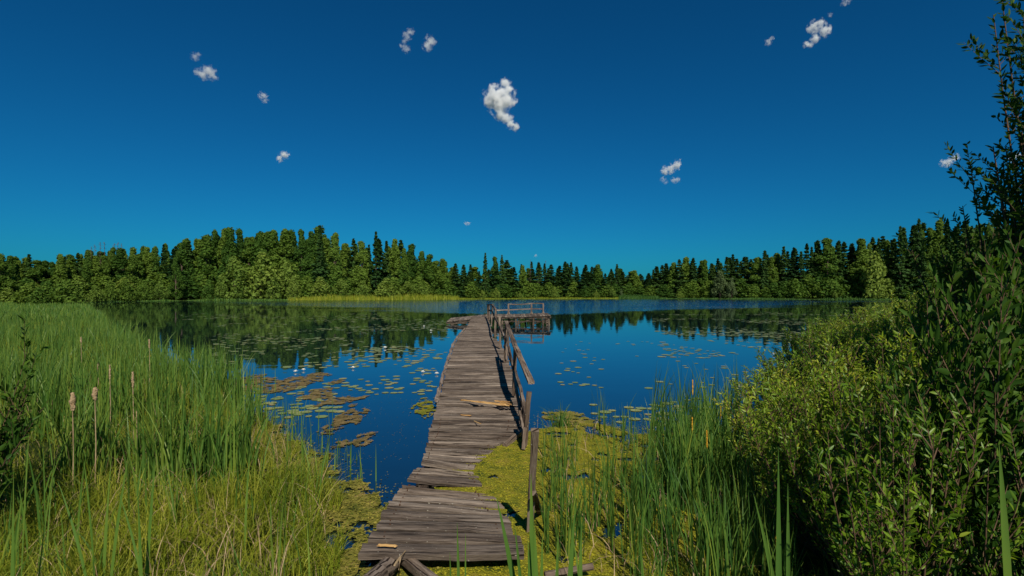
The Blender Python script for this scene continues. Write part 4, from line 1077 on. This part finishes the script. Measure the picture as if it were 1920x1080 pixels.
# ---- railing on the right
def post(base, top, wd=.06, th=.045, name='post', mat=M_rail):
    d = (Vector(top) - Vector(base)).normalized()
    return MB().beam(base, top, wd, th, 5, .004, up=Vector((0, 1, 0)), ends=.01, nw=1).build(name, mat, pier)
D1, D2, D3, D4, D5, D6 = 6.84, 9.5, 13.4, 16.2, 19.4, 26.0
post(PD(984, 836, D1), PD(992, 734, D1), .062, .05)
post(PD(981, 842, D1 - .10), PD(984, 801, D1 - .10), .045, .04, 'post_splint', M_log)
post(PD(963, 742, D2), PD(966.5, 648, D2), .068, .05)
post(PD(947, 680, D3), PD(949.5, 603, D3), .07, .05)
post(PD(950, 674, D3 - .06), PD(950, 649, D3 - .06), .05, .05, 'post_splint', M_log)
post(PD(937.5, 653, D4), PD(937, 592, D4), .065, .05)
post(PD(928, 633, D5), PD(930, 580, D5), .068, .05)
post(PD(921.5, 612, D6), PD(923.5, 572, D6), .07, .06)
post(PD(917.5, 600.5, 31), PD(917, 571.5, 31), .08, .06)
post(PD(914.5, 598, 32.5), PD(914.5, 571, 32.5), .08, .06)
def rail(ps, wd, th, name='handrail', mat=M_rail, up=Vector((0, 0, 1)), lab=None):
    mb = MB()
    for a, b in zip(ps[:-1], ps[1:]):
        mb.beam(a, b + (b-a) * .004, wd, th, 6, .005, up=up, ends=.01, nw=2)
    o = mb.build(name, mat, pier)
    if lab: o['label'] = lab
    return o
rail([PD(996.5, 718, 7.3), PD(966.5, 650, 9.4), PD(949, 602.5, 13.4)], .085, .035, lab='broken top rail ending in mid air above the water')
rail([PD(930, 583, D5), PD(927, 577, 22.5), PD(923, 571.5, D6), PD(917, 571, 31)], .06, .08)
rail([PD(917, 571.3, 31), PD(914.2, 571.3, 32.5)], .06, .08)
rail([PD(947, 638, D3 - .05), PD(937, 612, 16.1), PD(927.5, 594, D5), PD(922, 583, D6), PD(915.5, 581.5, 31.5)], .035, .085, 'middle_rail')
rail([PD(984, 826, D1 + .12), PD(963.5, 700, 9.4), PD(950, 630, 13.3)], .04, .075, 'middle_rail', lab='fallen lower rail slanting down to the near post')
# ---- platform at the end
def plat(x0, x1, zf, zb, Yf, Yb, n):
    mb = MB()
    for i in range(n):
        t = i / n; xx = x0 + (x1-x0)*(t + .5/n)
        mb.beam((xx, Yf - random.uniform(0, .12), zf(xx)), (xx + random.uniform(-.02, .02), Yb + random.uniform(0, .12), zb(xx)), (x1-x0)/n - .015, .05, 4, .008, nw=2)
    return mb.build('platform_deck', M_deck, pier)
plat(-4.15, -1.62, lambda x: .20 + (x+4.15)*.10, lambda x: .30 + (x+4.15)*.10, 34.0, 36.4, 14)
plat(-1.62, 2.42, lambda x: .53 + max(0, x)*.035, lambda x: .56 + max(0, x)*.035, 33.4, 36.4, 24)
for (a, b) in [((-4.2, 34.05, .10), (-1.6, 34.05, .36)), ((-1.6, 33.5, .45), (2.45, 33.5, .50)), ((-1.6, 36.2, .45), (2.45, 36.2, .50)), ((-4.2, 36.2, .20), (-1.6, 36.2, .42))]:
    MB().beam(a, b, .10, .13, 6, .02).build('stringer', M_darkwood, pier)
for (x, y, z) in [(-3.9, 34.1, .1), (-2.9, 36, .2), (-1.9, 34.0, .3), (-.6, 33.6, .45), (.25, 33.5, .45), (.42, 33.6, .45), (.95, 36, .45), (1.35, 33.5, .45), (1.9, 33.5, .45), (2.3, 33.5, .45), (2.35, 36, .45), (-.2, 36, .45)]:
    q = random.uniform(-.12, .12)
    MB().log([(x + q, y, -.9), (x + q*.3 + random.uniform(-.04, .04), y, -.1), (x, y, z)], [.07, .06, .055], 7, .15).build('pile', random.choice([M_darkwood, M_rail]), pier)
for (a, b) in [((-3.9, 34, .02), (-2.0, 34.1, .30)), ((-3.8, 34.05, .12), (-1.9, 34.05, .02)), ((-.6, 33.55, .05), (.3, 33.55, .4)), ((.3, 33.6, .06), (1.4, 33.6, .42)), ((1.3, 33.6, .05), (2.3, 33.55, .40)), ((2.3, 33.65, .08), (1.3, 33.65, .38)), ((-.6, 33.6, .22), (2.3, 33.6, .25))]:
    MB().beam(a, b, .05, .06, 3, .01).build('brace', M_darkwood, pier)
Dp = 36.0
def pp(x, y, D=Dp): return PD(x, y, D)
M_pr = M_log
for x in (953.5, 996.5, 1018.5):
    post(pp(x, 589.5), pp(x, 568.8 if x > 960 else 569.5), .10, .08, 'post', M_pr)
    MB().beam(pp(x - 2.6, 589.5), pp(x, 582.5), .05, .05, 2, .004, up=Vector((0, 1, 0))).build('brace', M_pr, pier)
    MB().beam(pp(x + 2.6, 589.5), pp(x, 582.5), .05, .05, 2, .004, up=Vector((0, 1, 0))).build('brace', M_pr, pier)
rail([pp(953, 570), pp(970, 571), pp(984, 570.2), pp(997, 568.8), pp(1019.5, 569)], .06, .07, 'handrail', M_pr)
rail([pp(928, 581.8), pp(953.5, 581), pp(996.5, 579), pp(1019, 579.3)], .06, .07, 'middle_rail', M_pr)
# lone post in the duckweed and its prop
bp = link('broken_post', None, None, P(990, 985, 0)); tag(bp, 'short weathered post standing alone in the duckweed right of the pier', 'post')
mb = MB(); mb.beam((0, 0, -.3), tuple(PD(1003, 806, 4.05) - P(990, 985, 0)), .055, .045, 6, .004, up=Vector((0, 1, 0))); mb.build('shaft', M_rail, bp)
mb = MB(); mb.beam(tuple(P(1014, 956, 0) - P(990, 985, 0) + Vector((0, 0, -.05))), tuple(PD(1000, 925, 4.12) - P(990, 985, 0)), .05, .035, 4, .004, up=Vector((0, 1, 0))); mb.build('prop', M_rail, bp)
# logs at the front
def logthing(a, b, r, label, sq=False, name='log'):
    a = Vector(a); b = Vector(b); t = link(name, None, None, a)
    mb = MB()
    if sq: mb.beam((0, 0, 0), b - a, r*2, r*1.5, 6, .006, ends=.01, nw=2)
    else: mb.log([Vector((0, 0, 0)).lerp(b-a, i/7) + Vector((random.uniform(-.006, .006), 0, 0)) for i in range(8)], [r*random.uniform(.9, 1.08) for _ in range(8)], 12, .12)
    o = mb.build(name, M_log if not sq else M_rail, None, not sq); o.location = a; bpy.data.objects.remove(t); tag(o, label, 'log'); return o
logthing(PD(664, 1120, 3.05), PD(738, 1052, 3.86), .062, 'thick round log propping the left front corner of the pier')
logthing(PD(838, 1112, 3.12), PD(757, 1046, 3.88), .036, 'squared timber lying at a slant under the front of the pier', True, 'timber')
MB().beam(PD(760, 1033, 3.74), PD(740, 1060, 3.5), .008, .008, 4, .006).build('root_fibre', M_dry, pier)
MB().beam(PD(752, 1045, 3.6), PD(747, 1068, 3.45), .006, .006, 4, .006).build('root_fibre', M_dry, pier)
logthing(PD(1020, 1078, 3.6), PD(1110, 1062, 3.7), .022, 'thin fallen branch lying in the duckweed at the bottom of the picture', False, 'fallen_branch')
logthing(PD(715, 1215, 2.7), PD(745, 1200, 2.8), .02, 'dead stick among the sedge at the foot of the pier', False, 'stick') if False else None
c = P(345, 932, .12); logthing(c, P(388, 985, .15), .007, 'dry broken stick slanting through the sedge on the left bank', False, 'stick')

# ------------------------------------------------------------ clouds
def cloud_mat(name, blobs, dens, nsc):
    m, n, out = new_mat(name)
    tc = N(n, 'ShaderNodeTexCoord'); v = tc.outputs['Object']
    ns = noise(n, v, nsc, 5, 0.6)
    cur = None
    for (c, r) in blobs:
        d = N(n, 'ShaderNodeVectorMath', operation='DISTANCE'); n.links.new(v, d.inputs[0]); d.inputs[1].default_value = c
        q = math_(n, 'SUBTRACT', 1.0, math_(n, 'DIVIDE', d.outputs['Value'], r))
        cur = q if cur is None else math_(n, 'MAXIMUM', cur, q)
    e = math_(n, 'ADD', math_(n, 'MULTIPLY', cur, 1.1), math_(n, 'MULTIPLY', math_(n, 'SUBTRACT', ns.outputs[0], 0.60), 3.4))
    e = math_(n, 'MULTIPLY', math_(n, 'MULTIPLY', e, 1.4, True), dens * 2.6)
    vs = N(n, 'ShaderNodeVolumePrincipled'); vs.inputs['Color'].default_value = (1, 1, 1, 1); vs.inputs['Anisotropy'].default_value = 0.0
    n.links.new(e, vs.inputs['Density']); n.links.new(vs.outputs[0], out.inputs['Volume'])
    return m
CD = 1500.0
def cloud(blobs_px, label, dens=.05, nsc=None, grow=1.25):
    """blobs_px: (x, y, radius px); the cloud hangs 1500 m away"""
    cx = sum(b[0] for b in blobs_px)/len(blobs_px); cy = sum(b[1] for b in blobs_px)/len(blobs_px)
    c = PD(cx, cy, CD); blobs = []
    for (x, y, r) in blobs_px:
        q = PD(x, y, CD) - c; q.y += random.uniform(-.2, .2) * r * CD / F; blobs.append((tuple(q), r * CD / F * grow))
    import bmesh
    bm = bmesh.new()
    for q, r in blobs:
        g = bmesh.ops.create_icosphere(bm, subdivisions=2, radius=r * 1.03)
        bmesh.ops.translate(bm, verts=g['verts'], vec=q)
    me = bpy.data.meshes.new('c'); bm.to_mesh(me); bm.free(); o = link('cloud', me, None, c)
    if len(blobs) > 1:
        md = o.modifiers.new('r', 'REMESH'); md.mode = 'VOXEL'; md.voxel_size = min(r for _, r in blobs) / 4
        dg = bpy.context.evaluated_depsgraph_get(); me2 = bpy.data.meshes.new_from_object(o.evaluated_get(dg)); o.modifiers.clear(); o.data = me2
    avg = sum(r for _, r in blobs) / len(blobs)
    o.data.materials.clear(); o.data.materials.append(cloud_mat('cloud_vapour', blobs, dens, nsc or 1.5 / avg))
    tag(o, label, 'cloud')
cloud([(928, 184, 20), (945, 182, 20), (936, 192, 20), (920, 190, 12), (948, 156, 10), (953, 168, 9), (938, 213, 11), (950, 222, 11), (957, 233, 10), (967, 238, 7)], 'largest white puffy cloud with a tail, high in the middle of the sky', .07, None, 1.4)
cloud([(380, 138, 11), (392, 134, 12), (398, 142, 10), (372, 136, 8)], 'small ragged cloud high on the left', .03)
cloud([(366, 106, 8), (372, 102, 5)], 'faint wisp just above the small ragged cloud on the left', .02)
cloud([(494, 180, 8), (497, 188, 6), (487, 180, 5)], 'tiny star-shaped cloud left of the middle', .03)
cloud([(533, 290, 9), (524, 297, 7)], 'small cloud low in the left sky', .05)
cloud([(770, 60, 8), (763, 67, 9), (758, 75, 6), (753, 86, 5), (762, 92, 8)], 'hooked thin cloud high left of the middle', .025)
cloud([(806, 76, 11), (802, 86, 10), (811, 80, 7)], 'small faint square cloud beside the hooked one', .03)
cloud([(1528, 50, 12), (1538, 46, 10), (1545, 60, 11), (1554, 52, 6), (1520, 54, 7), (1530, 72, 9), (1514, 84, 8)], 'ragged bright cloud at the top right', .05)
cloud([(1441, 78, 7), (1447, 71, 5)], 'tiny cloud left of the ragged bright one', .03)
cloud([(1248, 320, 9), (1258, 316, 10), (1268, 311, 9), (1271, 304, 7)], 'slanting cloud in the right sky', .05)
cloud([(1243, 336, 6), (1249, 342, 4)], 'tiny scrap below the slanting cloud, left one', .025)
cloud([(1263, 337, 6), (1269, 338, 6)], 'tiny scrap below the slanting cloud, right one', .035)
cloud([(1770, 305, 7), (1778, 304, 9), (1791, 295, 8)], 'small flat cloud low on the right', .05)
cloud([(873, 418.5, 4), (878, 419, 4)], 'tiny low cloud just above the far wood left of the middle', .05)
cloud([(1004.5, 479, 3.2)], 'smallest round cloud low above the far wood', .05)
cloud([(1583, 5, 7), (1590, 2, 6), (1556, 28, 5)], 'faint wisp at the very top right', .02)
cloud([(1898, 295, 8), (1905, 292, 8)], 'small cloud behind the dark willow at the right edge', .05)
print('pads', len(pads), 'shrubs', cnt, 'planks', npk)
